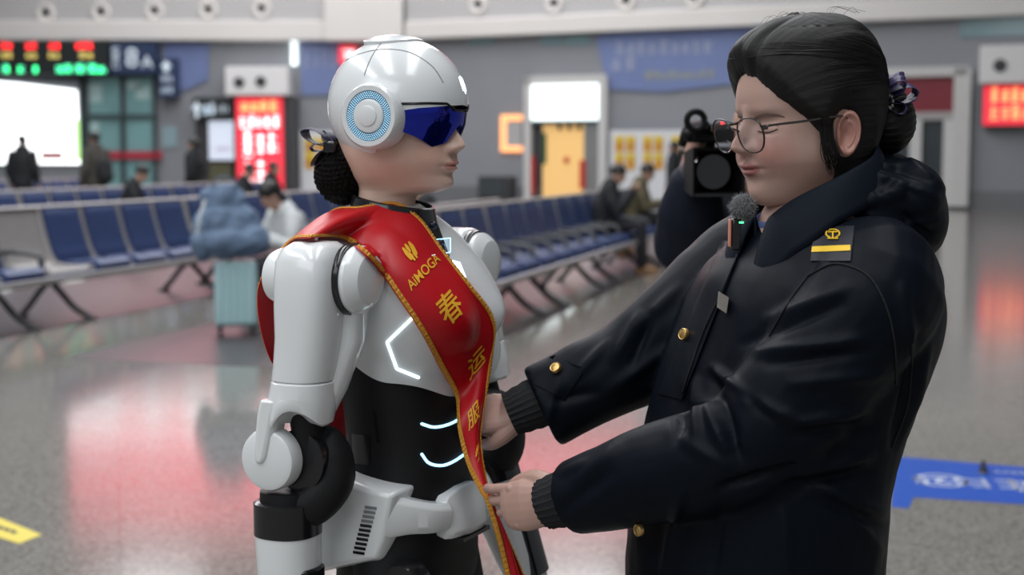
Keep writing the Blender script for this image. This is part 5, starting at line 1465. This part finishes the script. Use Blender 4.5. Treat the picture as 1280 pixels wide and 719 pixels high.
# --- arms and hands (world space)
shN, elN, wrN = np.array([.478, 1.845, 1.250]), np.array([.300, 1.840, 1.045]), atY(690, 628, 1.985)
shF, elF, wrF = np.array([.375, 2.185, 1.255]), atY(792, 452, 2.19), atY(645, 515, 2.195)
def hand_mesh(origin, X, Z, thumb, curl, scale=1.0, spread=.012, tcurl=(.2, .5), tpath=None, arm=None):
    """palm, four fingers and a thumb; X along the fingers, Z out of the back of the hand, thumb on +/- local y"""
    X = np.asarray(X, float); X /= np.linalg.norm(X); Z = np.asarray(Z, float); Z -= X * (Z @ X); Z /= np.linalg.norm(Z); Yv = np.cross(Z, X)
    def W(p): p = np.asarray(p) * scale; return np.asarray(origin) + X * p[0] + Yv * p[1] + Z * p[2]
    parts = [tube([np.asarray(origin) + (arm - np.asarray(origin)) / np.linalg.norm(arm - np.asarray(origin)) * .035, W((0, 0, 0)), W((.03, 0, .001)), W((.062, 0, .002)), W((.084, 0, .001))], [(.027, .021), (.025, .018), (.033, .0165), (.038, .0155), (.036, .0125)], 18, True, Z)]
    tips = []
    for q in range(4):
        y0 = thumb * (.0285 - q * .0190); ln = (.043, .048, .045, .035)[q]
        p = np.array([.082 - (.000, -.003, .0, .007)[q], y0, .002]); a = 0.0; pts = [p.copy()]
        for k, seg in enumerate((1.0, .62, .50)):
            a += curl[q][k]
            d = np.array([math.cos(a), thumb * (spread * (1.5 - q)) * 6 * math.cos(a), -math.sin(a)])
            for _ in range(2): p = p + d * ln * seg / 2; pts.append(p.copy())
        rr = np.interp(np.linspace(0, 1, 7), [0, .3, .5, .75, 1], [.0092, .0084, .0088, .0077, .0064]) * (1, 1.03, 1, .86)[q]
        parts.append(tube([W(w) for w in [pts[0] - np.array([.022, 0, .001])] + pts], np.concatenate([[.0085], rr]) * scale, 12, True))
        parts.append(ellipsoid(W(pts[0] + np.array([.001, 0, .0030])), (.0080 * scale,) * 3, 12))
        tips.append((W(pts[-1]), W(pts[-2])))
    b = [(.012, thumb * .020, -.006), (.036, thumb * .040, -.014), (.058, thumb * (.050 - tcurl[0] * .02), -.022 - tcurl[0] * .02), (.076, thumb * (.048 - tcurl[1] * .03), -.030 - tcurl[1] * .02), (.088, thumb * (.044 - tcurl[1] * .04), -.036 - tcurl[1] * .03)]
    if tpath: b = [(p[0], thumb * p[1], p[2]) for p in tpath]
    parts.append(tube([W(w) for w in cr(b, 12)], np.interp(np.linspace(0, 1, 12), [0, .3, .6, .85, 1], [.017, .0145, .0115, .0100, .0078]) * scale, 12, True))
    return parts, (W(b[-1]), W(b[-2]))
hn, thN = hand_mesh(wrN + np.array([.010, .0, .0]), (-.80, .52, -.20), (-.50, -.84, .06), -1, [(.20, .42, .30), (.34, .55, .35), (.44, .62, .40), (.52, .68, .45)], .92, .002, arm=elN, tpath=[(.008, .022, -.004), (.034, .038, -.008), (.060, .040, -.013), (.082, .036, -.018), (.098, .031, -.022)])
hf_, thF = hand_mesh(wrF + np.array([.012, 0, .0]), (-.80, .30, -.10), (-.35, -.60, .72), 1, [(.75, .80, .5), (.80, .85, .5), (.85, .9, .55), (.9, .9, .6)], .88, .004, (.15, .2), arm=elF)
hvN, hfN = blob(hn, .0014, 5)
hvF, hfF = blob(hf_, .0014, 4)
arms_in = blob([tube([np.array([.44, 2.0, 1.30]), np.array([.42, 2.0, 1.10]), np.array([.38, 2.0, .80])], [.10, .11, .12], 18, True), tube([shN, elN, wrN], [.045, .038, .026], 12, True), tube([shF, elF, elF * .3 + wrF * .7], [.045, .036, .022], 12, True), tube([np.array([.44, 2.0, 1.28]), shN], [.06, .05], 12, True), tube([np.array([.44, 2.0, 1.28]), shF], [.06, .05], 12, True),
                tube([(.36, 1.92, .80), (.35, 1.92, .45), (.36, 1.92, .09)], [.075, .05, .038], 12, True), tube([(.38, 2.08, .80), (.37, 2.08, .45), (.38, 2.08, .09)], [.075, .05, .038], 12, True)], .012, 2)
bv, bf = cat([(hbw, fb), (hvN, hfN), (hvF, hfF), arms_in])
body = wpart('body', (bv, bf), M['skin'], auto=80)
set_attr(body, 'lip', lipA * .85)
set_attr(body, 'blush', np.concatenate([blA * .75, np.full(len(hvN) + len(hvF), .12)])); set_attr(body, 'earpink', epA)
BV_head = bvh_of((hbw[:nh], vf[1]))

# --- brows, lashes, nails on the body
def on_face(y, z, off):
    """point on the face at head-space y, z"""
    o = Vector((.3, y, z)); 
    loc, nor, i, d = BV_hs.ray_cast(o, Vector((-1, 0, 0)))
    return np.array(loc) + np.array(nor if nor.x > 0 else -nor) * off
BV_hs = bvh_of((hv0, vf[1]))
M['lash'] = mat('lashes', (.02, .014, .013), .7)
M['brow'] = mat('brow_hair', (.125, .075, .062), .8)
for s in (1, -1):
    pts = [on_face(s * y, z, .0002) for y, z in cr([(.012, .0255), (.022, .0285), (.034, .0300), (.045, .0280), (.053, .0235)], 18)]
    wpart('eyebrow', wh(tube(pts, [(.0030 * k + .0004, .0005) for k in np.interp(np.linspace(0, 1, 18), [0, .15, .6, 1], [.55, 1, .9, .1])], 8, ref=(1, 0, 0))), M['brow'], body)
    pts = [on_face(s * y, z, .0004) for y, z in cr([(.0185, .0075), (.025, .0062), (.033, .0050), (.041, .0060), (.047, .0085)], 16)]
    wpart('eyelashes', wh(tube(pts, [(.0006, .0008)] * 16, 6)), M['lash'], body)
    pts = [on_face(s * y, z, .0000) for y, z in cr([(.0185, .0115), (.025, .0150), (.033, .0160), (.041, .0150), (.048, .0110)], 16)]
    wpart('eyelid_fold', wh(tube(pts, [.00035] * 16, 6)), M['brow'], body)

# --- hair: a combed cap drawn back to a bun
def hair_cap():
    K = cr(HEAD_RINGS, 120)
    nc = 150; s_ = np.linspace(-1, 1, nc, endpoint=False)
    V = hv0[:190 * 200].reshape(190, 200, 3)
    return V
Vg = hair_cap(); xg, yg, zg = Vg[..., 0], Vg[..., 1], Vg[..., 2]
# hairline: distance (positive inside the hair) in head space
ayg = np.abs(yg)
front_line = np.interp(ayg, [0, .02, .04, .058, .068, .074, .078], [.092, .086, .070, .048, .026, .004, -.008])   # lowest hair height in front, by width
m_front = zg - front_line + np.where(yg > 0, .007, .0)
ear_gap = -.020 - xg                       # behind the ear everything down to the nape is hair
m_back = np.minimum(zg + .098 + (xg + .06) * .5, (.004 - xg) + .0)
m_top = np.where(xg > .004, m_front, np.maximum(m_front, np.minimum(m_back, .05)))
side_burn = .0085 - np.sqrt(((xg - .020) / 1.0) ** 2 + ((zg - .006) / 2.8) ** 2)
msk = np.maximum(m_top, side_burn)
ear_d = np.sqrt(((xg + .012) / .021) ** 2 + ((zg + .008) / .033) ** 2)
msk = np.where(ayg > .04, np.minimum(msk, (ear_d - 1) * .022), msk)
NRM = vnormals(Vg.reshape(-1, 3), grid_faces(190, 200)).reshape(190, 200, 3)
if (NRM * Vg).sum() < 0: NRM = -NRM
thick = .0125 * sstep(-.001, .024, msk) + .0035 * sstep(-.001, .004, msk) - .004 * (msk <= -.001)
thick *= np.interp(zg, [-.1, -.03, .03, .10], [.55, .75, 1.0, 1.05])
# volume: fuller on top and behind, with a parting over her left brow
thick += .007 * sstep(.05, .12, zg) * sstep(-.0, .02, msk) + .002 * sstep(-.02, -.09, xg) * sstep(0, .03, msk)
part_line = np.exp(-((yg - .018) / .0045) ** 2) * sstep(.0, .05, xg) * sstep(.07, .1, zg)
thick -= .0065 * part_line
thick += .006 * np.exp(-((yg + .020) / .030) ** 2 - ((xg - .078) / .022) ** 2) * sstep(.07, .09, zg)
# combed strands: grooves that run from the hairline back to the bun
bunc = np.array([-.112, .012, .020])
dv_ = Vg - bunc; ang_ = np.arctan2(dv_[..., 2], dv_[..., 1] + 1e-6)
groove = np.sin(ang_ * 46 + 3 * np.sin(ang_ * 7)) * .45 + np.sin(ang_ * 97 + 2 * np.sin(xg * 60)) * .35 + np.sin(ang_ * 211) * .25
thick += groove * .0007 * sstep(.002, .012, msk)
outer = Vg + NRM * thick[..., None]
inner_ = Vg - NRM * .004
keep = msk > -.004
Fh = []
for i in range(189):
    for j in range(200):
        k = (j + 1) % 200
        if keep[i, j] or keep[i, k] or keep[i + 1, j] or keep[i + 1, k]: Fh.append((i * 200 + j, i * 200 + k, (i + 1) * 200 + k, (i + 1) * 200 + j))
used = sorted({q for f in Fh for q in f}); ren = {q: n for n, q in enumerate(used)}
hairv = outer.reshape(-1, 3)[used]; hairf = [tuple(ren[q] for q in f) for f in Fh]
hair = wpart('hair', wh((hairv, hairf)), M['hair'], auto=80, solid=.003)
set_attr(hair, 'comb', ang_.reshape(-1)[used])
# bun
bnv, bnf = blob([ellipsoid((-.126, .014, -.002), (.042, .050, .050), 30), ellipsoid((-.098, .008, .012), (.04, .045, .04), 20)], .0022, 2)
an = np.arctan2(bnv[:, 2] + .002, bnv[:, 1] - .014); N = vnormals(bnv, bnf)
bnv = bnv + N * ((np.sin(an * 26 + bnv[:, 0] * 160) * .5 + np.sin(an * 61 + bnv[:, 0] * 260) * .3)[:, None] * .0012)
wpart('bun', wh((bnv, bnf)), M['hair'], hair)
# loose locks: thin strands lying along the combing, a few stray ones
rnd = random.Random(5); st = []
def hs(psi, z_):  # a point on the hair surface from outside
    o = Vector((-.01, 0, z_)); d = Vector((math.cos(psi), math.sin(psi), 0)); loc, n_, i, dd = BV_hair.ray_cast(o + d * .4, -d)
    return None if loc is None else np.array(loc + d * .0008)
BV_hair = bvh_of((hairv, hairf))
for q in range(420):
    psi = math.radians(rnd.uniform(-100, 100)); z0 = rnd.uniform(.045, .125)
    if abs(psi) < math.radians(60): z0 = max(z0, .108)
    pts = []
    for k in range(9):
        t = k / 8; a = psi + (math.copysign(math.radians(172), psi) - psi) * t; z = z0 + (.03 - z0) * t ** 1.4 + .012 * math.sin(t * math.pi)
        p = hs(a, z)
        if p is None: break
        pts.append(p)
    if len(pts) > 4: st.append(tube(cr(pts, 20), np.interp(np.linspace(0, 1, 20), [0, .2, .8, 1], [.0001, .00035, .00035, .0001]), 4))
for q in range(16):
    y0 = rnd.uniform(-.04, .03); x0 = rnd.uniform(-.06, .05)
    st.append(tube(cr([(x0, y0, .145), (x0 - .02, y0 + rnd.uniform(-.01, .01), .157 + rnd.uniform(0, .008)), (x0 - .05, y0 + rnd.uniform(-.02, .02), .152)], 10), .00022, 4))
for q in range(46):   # wisps before the ear
    x0 = .020 + rnd.uniform(-.010, .012); st.append(tube(cr([(x0, .080, .02), (x0 + .003, .0835, -.010), (x0 + rnd.uniform(-.006, .004), .082, -.034), (x0 - .010 + rnd.uniform(-.006, .006), .076, -.052 - rnd.uniform(0, .012))], 12), np.interp(np.linspace(0, 1, 12), [0, .5, 1], [.0009, .0006, .0002]), 5))
sw = wpart('hair_strands', wh(cat(st)), M['hair'], hair); sw['kind'] = 'stuff'
# organza bow with a jewelled clip
M['organza_w'] = mat('purple_navy_organza', (0.040, 0.028, 0.095), .45, alpha=.9, var=.3, vscale=50)
kw = (-.100, .046, .030)
bw = [loop_ribbon(kw, (-.55, .75, .75), (.6, 0, .8), .042, .016, .018, seed=1), loop_ribbon(kw, (-1, .55, .15), (.1, .2, 1), .048, .018, .018, seed=2), loop_ribbon(kw, (-.8, .5, -.7), (-.4, .1, .8), .036, .014, .016, seed=3), loop_ribbon(kw, (-.8, -.6, .7), (.4, 0, .8), .046, .016, .018, seed=5)]
wpart('bow', wh(cat(bw)), M['organza_w'], hair, solid=.0006)
wpart('bow_clip', wh(cat([ellipsoid((-.102 + .006 * math.cos(a), .060, .026 + .009 * math.sin(a)), (.003, .003, .003), 8) for a in np.linspace(0, 6.28, 9)[:-1]])), M['silver'], hair)

# --- glasses
gl = thing('eyeglasses', 'thin dark metal glasses worn by the woman in the navy coat', 'glasses', tuple(WH))
def gpart(name, vf, m, **kw): v, f = wh(vf); return obj(name, (v - WH, f), m, gl, **kw)
GX, GZ = .1135, .004
def lens_loop(s, k=1.0, n=48):
    out = []
    for j in range(n):
        t = 2 * math.pi * j / n; e = 2.6
        r = (abs(math.cos(t)) ** e + abs(math.sin(t)) ** e) ** (-1 / e)
        y = .0265 * k * math.cos(t) * r; z = .0235 * k * math.sin(t) * r
        if z < 0: y *= (1 + z * 6)
        yy = .0345 + y
        out.append((GX - .20 * max(0, yy - .012) ** 1.0 * .55 + z * .14, s * yy, GZ + z))
    return np.array(out)
M['lens'] = mat('spectacle_lens', (.9, .92, .95), .02, trans=1.0, spec=.5, var=0)
M['lens'].node_tree.nodes['Principled BSDF'].inputs['IOR'].default_value = 1.08
for s in (1, -1):
    lp = lens_loop(s)
    gpart('rim', tube(np.concatenate([lp, lp[:2]]), [(.0010, .0015)] * (len(lp) + 2), 8), M['frame_black'])
    fl_ = lens_loop(s, .97); c = fl_.mean(0)
    gpart('lens', loft([fl_ * .0 + c + (fl_ - c) * k + np.array([dx, 0, 0]) for k, dx in ((.05, .0006), (.97, .0006), (.97, -.0006), (.05, -.0006))]), M['lens'])
    hx = lp[np.argmax(s * lp[:, 1])]
    gpart('temple', tube(cr([(hx[0] + .001, s * .0625, GZ + .010), (hx[0] - .010, s * .0700, GZ + .012), (.055, s * .0800, GZ + .012), (.012, s * .0855, GZ + .013), (-.012, s * .0840, GZ + .008), (-.022, s * .080, -.012)], 30), [(.0010, .0016)] * 30, 8), M['glass_frame'])
    gpart('hinge', box((hx[0] - .001, s * .0635, GZ + .010), (.006, .005, .006)), M['glass_frame'])
    gpart('nose_pad', ellipsoid((GX - .010, s * .0095, GZ - .007), (.003, .0015, .005), 10), M['lens'])
gpart('bridge', tube(cr([(GX - .001, -.0095, GZ + .006), (GX + .002, 0, GZ + .0095), (GX - .001, .0095, GZ + .006)], 12), .0013, 8), M['glass_frame'])
gpart('top_bar', tube(cr([(GX - .002, -.018, GZ + .0205), (GX + .001, 0, GZ + .0175), (GX - .002, .018, GZ + .0205)], 12), .0009, 8), M['glass_frame'])

# --- coat
TH = math.radians(202); fD = np.array([math.cos(TH), math.sin(TH)]); lD = np.array([-math.sin(TH), math.cos(TH)])
def ring_c(cx, cy, a, b, z, n=48, back=1.0):
    t = np.linspace(0, 2 * math.pi, n, endpoint=False); e = 2.3
    r = (np.abs(np.cos(t)) ** e + np.abs(np.sin(t)) ** e) ** (-1 / e)
    A_ = np.where(np.cos(t) > 0, a, a * back) * np.cos(t) * r; B_ = b * np.sin(t) * r
    return np.stack([cx + fD[0] * A_ + lD[0] * B_, cy + fD[1] * A_ + lD[1] * B_, np.full(n, z)], -1)
TR = cr([(.338, 2.0, .168, .240, .44), (.340, 2.0, .164, .228, .60), (.341, 2.0, .160, .218, .75), (.346, 2.0, .157, .214, .87), (.353, 2.0, .156, .214, .97), (.378, 2.0, .155, .216, 1.07), (.412, 2.0, .155, .218, 1.17), (.428, 2.0, .142, .205, 1.245), (.440, 2.0, .112, .165, 1.295), (.440, 2.0, .085, .100, 1.335)], 40)
coat_parts = [loft([ring_c(*q[:4], q[4]) for q in TR])]
def sleeve(pts, rad): return tube(cr(pts, 30), cr([(r, r) if np.isscalar(r) else r for r in rad], 30), 24, False)
cufN = wrN + (elN - wrN) / np.linalg.norm(elN - wrN) * .030
cufF = wrF + (elF - wrF) / np.linalg.norm(elF - wrF) * .045
midN = (shN + elN) / 2
coat_parts.append(sleeve([(.455, 1.93, 1.255), shN, midN + np.array([.012, -.012, .0]), elN + np.array([.012, -.0, -.004]), elN * .55 + cufN * .45 + np.array([0, 0, -.004]), cufN], [.080, .088, .086, .080, .070, .054]))
coat_parts.append(sleeve([(.43, 2.07, 1.26), shF, (shF + elF) / 2, elF, elF * .5 + cufF * .5 + np.array([0, 0, -.006]), cufF + np.array([0, 0, -.010])], [.080, .086, .080, .073, (.062, .070), (.056, .068)]))
cv, cf_ = blob(coat_parts, .0052, 7)
CN = vnormals(cv, cf_)
if ((cv - cv.mean(0)) * CN).sum() < 0: CN = -CN
# folds: lines seen in the photograph, raised or sunk on the camera side of the cloth
px = topix(cv); facing = sstep(.0, .35, (CN * ((CAM - cv) / np.linalg.norm(CAM - cv, axis=1)[:, None])).sum(1))
near = sstep(2.35, 2.2, cv[:, 1])
def seg_d(P, a, b):
    a, b = np.array(a, float), np.array(b, float); t = np.clip(((P - a) @ (b - a)) / ((b - a) @ (b - a)), 0, 1)
    return np.linalg.norm(P - (a + t[:, None] * (b - a)), axis=1), t
D = np.zeros(len(cv))
FOLDS = [  # photo line, depth in mm, width in px
    ((893, 462), (935, 500), 8, 10), ((890, 470), (918, 545), -7, 9), ((905, 478), (965, 520), -6, 9), ((935, 500), (1000, 528), 6, 10), ((872, 478), (868, 545), 6, 9), ((855, 492), (845, 548), -6, 9),
    ((905, 560), (880, 500), 5, 10), ((925, 575), (900, 520), -5, 9), ((840, 540), (905, 585), 3, 12), ((1000, 530), (1085, 515), 5, 10), ((990, 545), (1090, 535), -5, 9),
    ((1060, 360), (960, 400), 5, 12), ((1050, 380), (930, 430), -4, 10), ((1075, 425), (950, 440), 5, 10), ((1085, 440), (960, 455), -4, 9), ((1100, 470), (990, 480), 4, 11),
    ((1090, 570), (1000, 592), 6, 11), ((1085, 590), (985, 612), -6, 10), ((1100, 640), (1010, 600), 5, 11), ((1105, 660), (1020, 622), -5, 10), ((1060, 640), (1100, 690), 4, 10), ((900, 612), (1000, 588), -9, 9),
    ((1150, 420), (1120, 560), -5, 9), ((1160, 430), (1135, 560), 4, 9), ((1130, 360), (1145, 480), 4, 11),
    ((770, 560), (720, 600), 4, 12), ((760, 590), (700, 640), -4, 11), ((730, 575), (700, 590), 3, 8),
    ((800, 395), (770, 450), 5, 9), ((815, 395), (790, 455), -5, 8), ((760, 430), (720, 470), 4, 9), ((745, 490), (690, 500), -4, 9), ((830, 440), (760, 490), 4, 10), ((850, 360), (800, 410), 4, 9), ((700, 470), (680, 540), 3, 8),
    ((850, 620), (830, 719), 4, 9), ((900, 640), (890, 719), -3, 10), ((980, 640), (985, 719), 3, 12)]
for a, b, mm, w in FOLDS:
    d, t = seg_d(px, a, b); D += mm * .0017 * np.exp(-(d / (w * .72)) ** 2) * np.sin(np.clip(t * .9 + .05, 0, 1) * math.pi) ** .5
D *= facing * near
D += (snoise(cv, 14, 11) * .0045 + snoise(cv, 34, 12) * .0020) * sstep(1.36, 1.28, cv[:, 2])
cv = cv + CN * D[:, None]
coat = wpart('coat', (cv, cf_), M['coat'], auto=180, subsurf=1)
BV_coat = bvh_of((cv, cf_))
def cpart(name, vf, m, **kw): return wpart(name, vf, m, coat, **kw)
def line_on(pts, r, off=.0, n=40, flat=None):
    W = np.array([hit(BV_coat, x, y, off) for x, y in cr(pts, n)]); return tube(W, r if flat is None else [flat] * n, 8, True)

# ribbed cuffs
def cuff(wr, el, r0, r1):
    d = (wr - el) / np.linalg.norm(wr - el); a = wr - d * .075; b = wr + d * .010
    n = 48; th_ = np.linspace(0, 2 * math.pi, n, endpoint=False)
    S = np.cross(d, [0, 0, 1.0]); S /= np.linalg.norm(S); B = np.cross(S, d)
    rings = []
    for i in range(10):
        t = i / 9; r = r0 + (r1 - r0) * t + (.0015 if i % 2 else 0)
        rr = r + .0011 * np.where(np.arange(n) % 2, 1, -1)
        rings.append(a * (1 - t) + b * t + np.outer(np.cos(th_) * rr, S) + np.outer(np.sin(th_) * rr, B))
    rings.append(b + np.outer(np.cos(th_) * r1 * .7, S) + np.outer(np.sin(th_) * r1 * .7, B))
    return loft(rings)
cpart('cuff', cuff(wrN, elN, .046, .0345), M['knit'])
cpart('cuff', cuff(wrF, elF, .043, .0330), M['knit'])

# hood lying on the shoulders
hdp = [ellipsoid(atY(1126, 268, 2.03), (.060, .125, .074), 30), ellipsoid(atY(1134, 248, 1.975), (.050, .080, .058), 24), ellipsoid(atY(1090, 262, 1.945), (.052, .050, .032), 24), ellipsoid(atY(1092, 226, 1.975), (.046, .060, .036), 24), ellipsoid(atY(1100, 222, 2.08), (.05, .07, .042), 24),
       tube(cr([atY(1102, 200, 2.02), atY(1124, 210, 1.955), atY(1130, 232, 1.92), atY(1105, 247, 1.905), atY(1070, 254, 1.905), atY(1035, 262, 1.905)], 40), .0125 + .0022 * np.sin(np.arange(40) * 1.7), 12, True),
       tube(cr([atY(1090, 205, 1.98), atY(1105, 222, 1.93), atY(1085, 238, 1.915), atY(1045, 250, 1.915)], 24), [.011] * 24, 12, True)]
hv_, hff = blob(hdp, .0042, 4); HN = vnormals(hv_, hff)
if ((hv_ - hv_.mean(0)) * HN).sum() < 0: HN = -HN
pxh = topix(hv_); Dh = np.zeros(len(hv_))
for a, b, mm, w in [((1050, 270), (1150, 300), -6, 7), ((1080, 268), (1160, 285), 5, 7), ((1120, 262), (1170, 300), -5, 6), ((1090, 200), (1165, 225), -6, 6), ((1080, 212), (1170, 245), 5, 6), ((1085, 300), (1165, 290), -5, 8), ((1100, 318), (1160, 325), 4, 7), ((1130, 190), (1180, 235), 4, 6), ((1020, 262), (1075, 250), 4, 6), ((1105, 280), (1180, 275), 4, 7)]:
    d, t = seg_d(pxh, a, b); Dh += mm * .001 * np.exp(-(d / (w * .7)) ** 2) * np.sin(np.clip(t * .9 + .05, 0, 1) * math.pi) ** .5
hv_ = hv_ + HN * (Dh + snoise(hv_, 40, 4) * .0025 + snoise(hv_, 16, 5) * .003)[:, None]
cpart('hood', (hv_, hff), M['coat'], auto=180, subsurf=1)

# collar: a folded band round the neck, long point on the near side
def collar_side(s):
    rows = []
    # angle round the neck from the throat (0) to the nape (180)
    nkc = np.array([.424, 2.0]); A_ = np.linspace(12, 180, 30)
    for a in A_:
        t = math.radians(a)
        dr = fD * math.cos(t) + lD * s * math.sin(t)
        rin = .072 + .018 * math.sin(t) ** 2 + .006 * math.cos(t)
        ztop = np.interp(a, [0, 40, 90, 140, 180], [1.324, 1.362, 1.405, 1.438, 1.445]); drop = np.interp(a, [0, 14, 24, 40, 70, 110, 180], [.070, .090, .108, .080, .056, .052, .056]); out = np.interp(a, [0, 24, 45, 90, 180], [.028, .050, .034, .024, .030])
        rin += .004
        c0 = np.array([nkc[0] + dr[0] * (rin - .004), nkc[1] + dr[1] * (rin - .004), ztop - .045]); c1 = np.array([nkc[0] + dr[0] * rin, nkc[1] + dr[1] * rin, ztop - .004]); c2 = np.array([nkc[0] + dr[0] * (rin + .006), nkc[1] + dr[1] * (rin + .006), ztop])
        c3 = np.array([nkc[0] + dr[0] * (rin + out * .5 + .004), nkc[1] + dr[1] * (rin + out * .5 + .004), ztop - drop * .42]); c4 = np.array([nkc[0] + dr[0] * (rin + out), nkc[1] + dr[1] * (rin + out), ztop - drop])
        rows.append(cr([c0, c1, c2, c3, c4], 14))
    return np.array(rows).reshape(-1, 3), grid_faces(30, 14, False)
for s in (1, -1): cpart('collar', collar_side(s), M['collar'], solid=.005, auto=80)
# shirt collar and inner lining at the throat
cpart('shirt_collar', tube([np.array([.418 + (fD * math.cos(t) + lD * math.sin(t))[0] * .064, 2.0 + (fD * math.cos(t) + lD * math.sin(t))[1] * .064, 1.312 + .02 * (1 - math.cos(t))]) for t in np.linspace(-2.6, 2.6, 40)], [(.004, .022)] * 40, 8, ref=(0, 0, 1)), mat('pale_blue_shirt', (.10, .14, .30), .7))

# placket, buttons, pocket, badge, epaulette
plk = [(918, 300), (905, 335), (886, 375), (862, 425), (845, 470), (825, 530)]
dv, df = decal(BV_coat, [(902, 300), (928, 305), (852, 500), (822, 492)], 6, 40, .006, .008)
cpart('placket', (dv, df), M['coat'], subsurf=0)
cpart('seam', line_on([(930, 305), (905, 365), (880, 420), (856, 490)], .0012, .004), M['knit'])
cpart('seam', line_on([(1010, 345), (1045, 330), (1085, 345), (1108, 385), (1118, 430), (1120, 480)], .0012, .001), M['knit'])
cpart('seam', line_on([(1010, 345), (985, 380), (962, 420)], .0010, .001), M['knit'])
cpart('seam', line_on([(1140, 430), (1136, 500), (1115, 560)], .0010, .001), M['knit'])
def button(x, y, r=.0085, nrm=None):
    p = hit(BV_coat, x, y, .008); d = Vector(ray(x, y)).normalized(); loc, n_, i, dd = BV_coat.ray_cast(Vector(CAM), d)
    n_ = np.array(n_ if n_ is not None else -d); 
    if n_ @ np.array(d) > 0: n_ = -n_
    if nrm is not None: n_ = np.array(nrm, float); n_ /= np.linalg.norm(n_)
    a = np.cross(n_, [0, 0, 1.0]); a /= np.linalg.norm(a); b = np.cross(n_, a)
    th_ = np.linspace(0, 2 * math.pi, 24, endpoint=False)
    rings = [[p + n_ * h + (a * math.cos(t) + b * math.sin(t)) * rr for t in th_] for rr, h in ((r, -.004), (r, .001), (r * .9, .0022), (r * .78, .0016), (r * .4, .0028), (.0004, .003))]
    return loft(rings)
cpart('button', button(922, 307, .0075, (-.8, -.55, .2)), M['brass'])
cpart('button', button(860, 420, .0085, (-.8, -.55, .2)), M['brass'])
cpart('button', button(697, 463, .0090), M['brass'])
cpart('button', button(798, 656, .0085, (-.85, -.5, 0)), M['brass'])
cpart('button', button(737, 545, .0085, (-.2, -.5, .85)), M['brass'])
# sleeve tab under the far button
dv, df = decal(BV_coat, [(690, 440), (728, 466), (706, 500), (668, 480)], 8, 6, .003, .004); cpart('sleeve_tab', (dv, df), M['coat'])
dv, df = decal(BV_coat, [(898, 364), (911, 372), (908, 392), (896, 384)], 3, 3, .014, .003); cpart('name_badge', (dv, df), M['silver'])
dv, df = decal(BV_coat, [(1018, 284), (1068, 282), (1063, 326), (1013, 326)], 10, 8, .003, .006); cpart('epaulette', (dv, df), M['epaulette'])
dv, df = decal(BV_coat, [(1015, 308), (1063, 306), (1063, 313), (1014, 315)], 10, 2, .0045, .003); cpart('epaulette_stripe', (dv, df), M['yellow_cloth'])
def badge_line(pts, r=.0011):
    W = np.array([hit(BV_coat, x, y, 0) for x, y in cr(pts, 28)]); d = CAM - W
    return tube(W + d / np.linalg.norm(d, axis=1)[:, None] * .0075, r, 8, True)
th_ = np.linspace(math.radians(-62), math.radians(242), 16)
cpart('epaulette_emblem', cat([badge_line([(1041 + 8.5 * math.cos(t), 292 - 5.2 * math.sin(t)) for t in th_]), badge_line([(1036, 290), (1041, 290), (1046, 290)]), badge_line([(1041, 290), (1041, 294), (1041, 297)]), badge_line([(1035, 298), (1041, 298), (1047, 298)])]), M['yellow_cloth'])

# lapel microphone
mp0 = atY(926, 276, 1.86)
mic = thing('lapel_microphone', 'small lapel microphone with grey furry windshield clipped on coat front', 'microphone', tuple(mp0))
mb = blob([ellipsoid((.002, 0, .018), (.0150, .0150, .0165), 24)], .0014, 1); N = vnormals(*mb)
rg = np.random.RandomState(3); mv = mb[0] + N * (rg.uniform(-.0006, .0014, len(mb[0])))[:, None]
obj('windshield', (mv, mb[1]), mat('grey_fur', (.10, .10, .105), .9, var=.6, vscale=300), mic)
fur = []
for q in range(500):
    d = rg.normal(size=3); d /= np.linalg.norm(d); p = np.array([.002, 0, .018]) + d * .015
    e = d * .004 + rg.normal(size=3) * .0018; fur.append(tube([p, p + e * .6, p + e], [.00022, .00018, .00008], 4))
fo_ = obj('fur', cat(fur), mat('pale_fur', (.22, .22, .23), .9), mic); fo_['kind'] = 'stuff'
obj('transmitter', box((-.006, .002, -.018), (.013, .014, .042)), M['rblack_gloss'], mic, bevel=.003)
obj('clip', box((-.0145, -.001, -.016), (.003, .010, .036)), mat('orange_white_clip', (.6, .22, .15), .4), mic, bevel=.001)
obj('status_lamp', box((.0, -.0055, -.002), (.006, .001, .0022)), mat('green_lamp', (.1, .9, .3), .4, emit=2.5, ecol=(.1, 1, .35)), mic)

# trousers and shoes, below the frame
tp = blob([tube([(.36, 1.92, .85), (.35, 1.92, .45), (.36, 1.92, .08)], [.11, .085, .075], 16, True), tube([(.38, 2.08, .85), (.37, 2.08, .45), (.38, 2.08, .08)], [.11, .085, .075], 16, True)], .012, 3)
wpart('trousers', tp, M['dark_trousers'])
for (x, y) in ((.36, 1.92), (.38, 2.08)):
    f2 = np.append(fD, 0); c = np.array([x, y, 0])
    wpart('shoe', blob([tube([c - f2 * .05 + [0, 0, .05], c + f2 * .04 + [0, 0, .05], c + f2 * .15 + [0, 0, .032]], [(.04, .045), (.043, .045), (.035, .028)], 14, True), box(tuple(c + f2 * .05 + np.array([0, 0, .012])), (.25, .08, .024), TH)], .007, 2), M['shoe'])
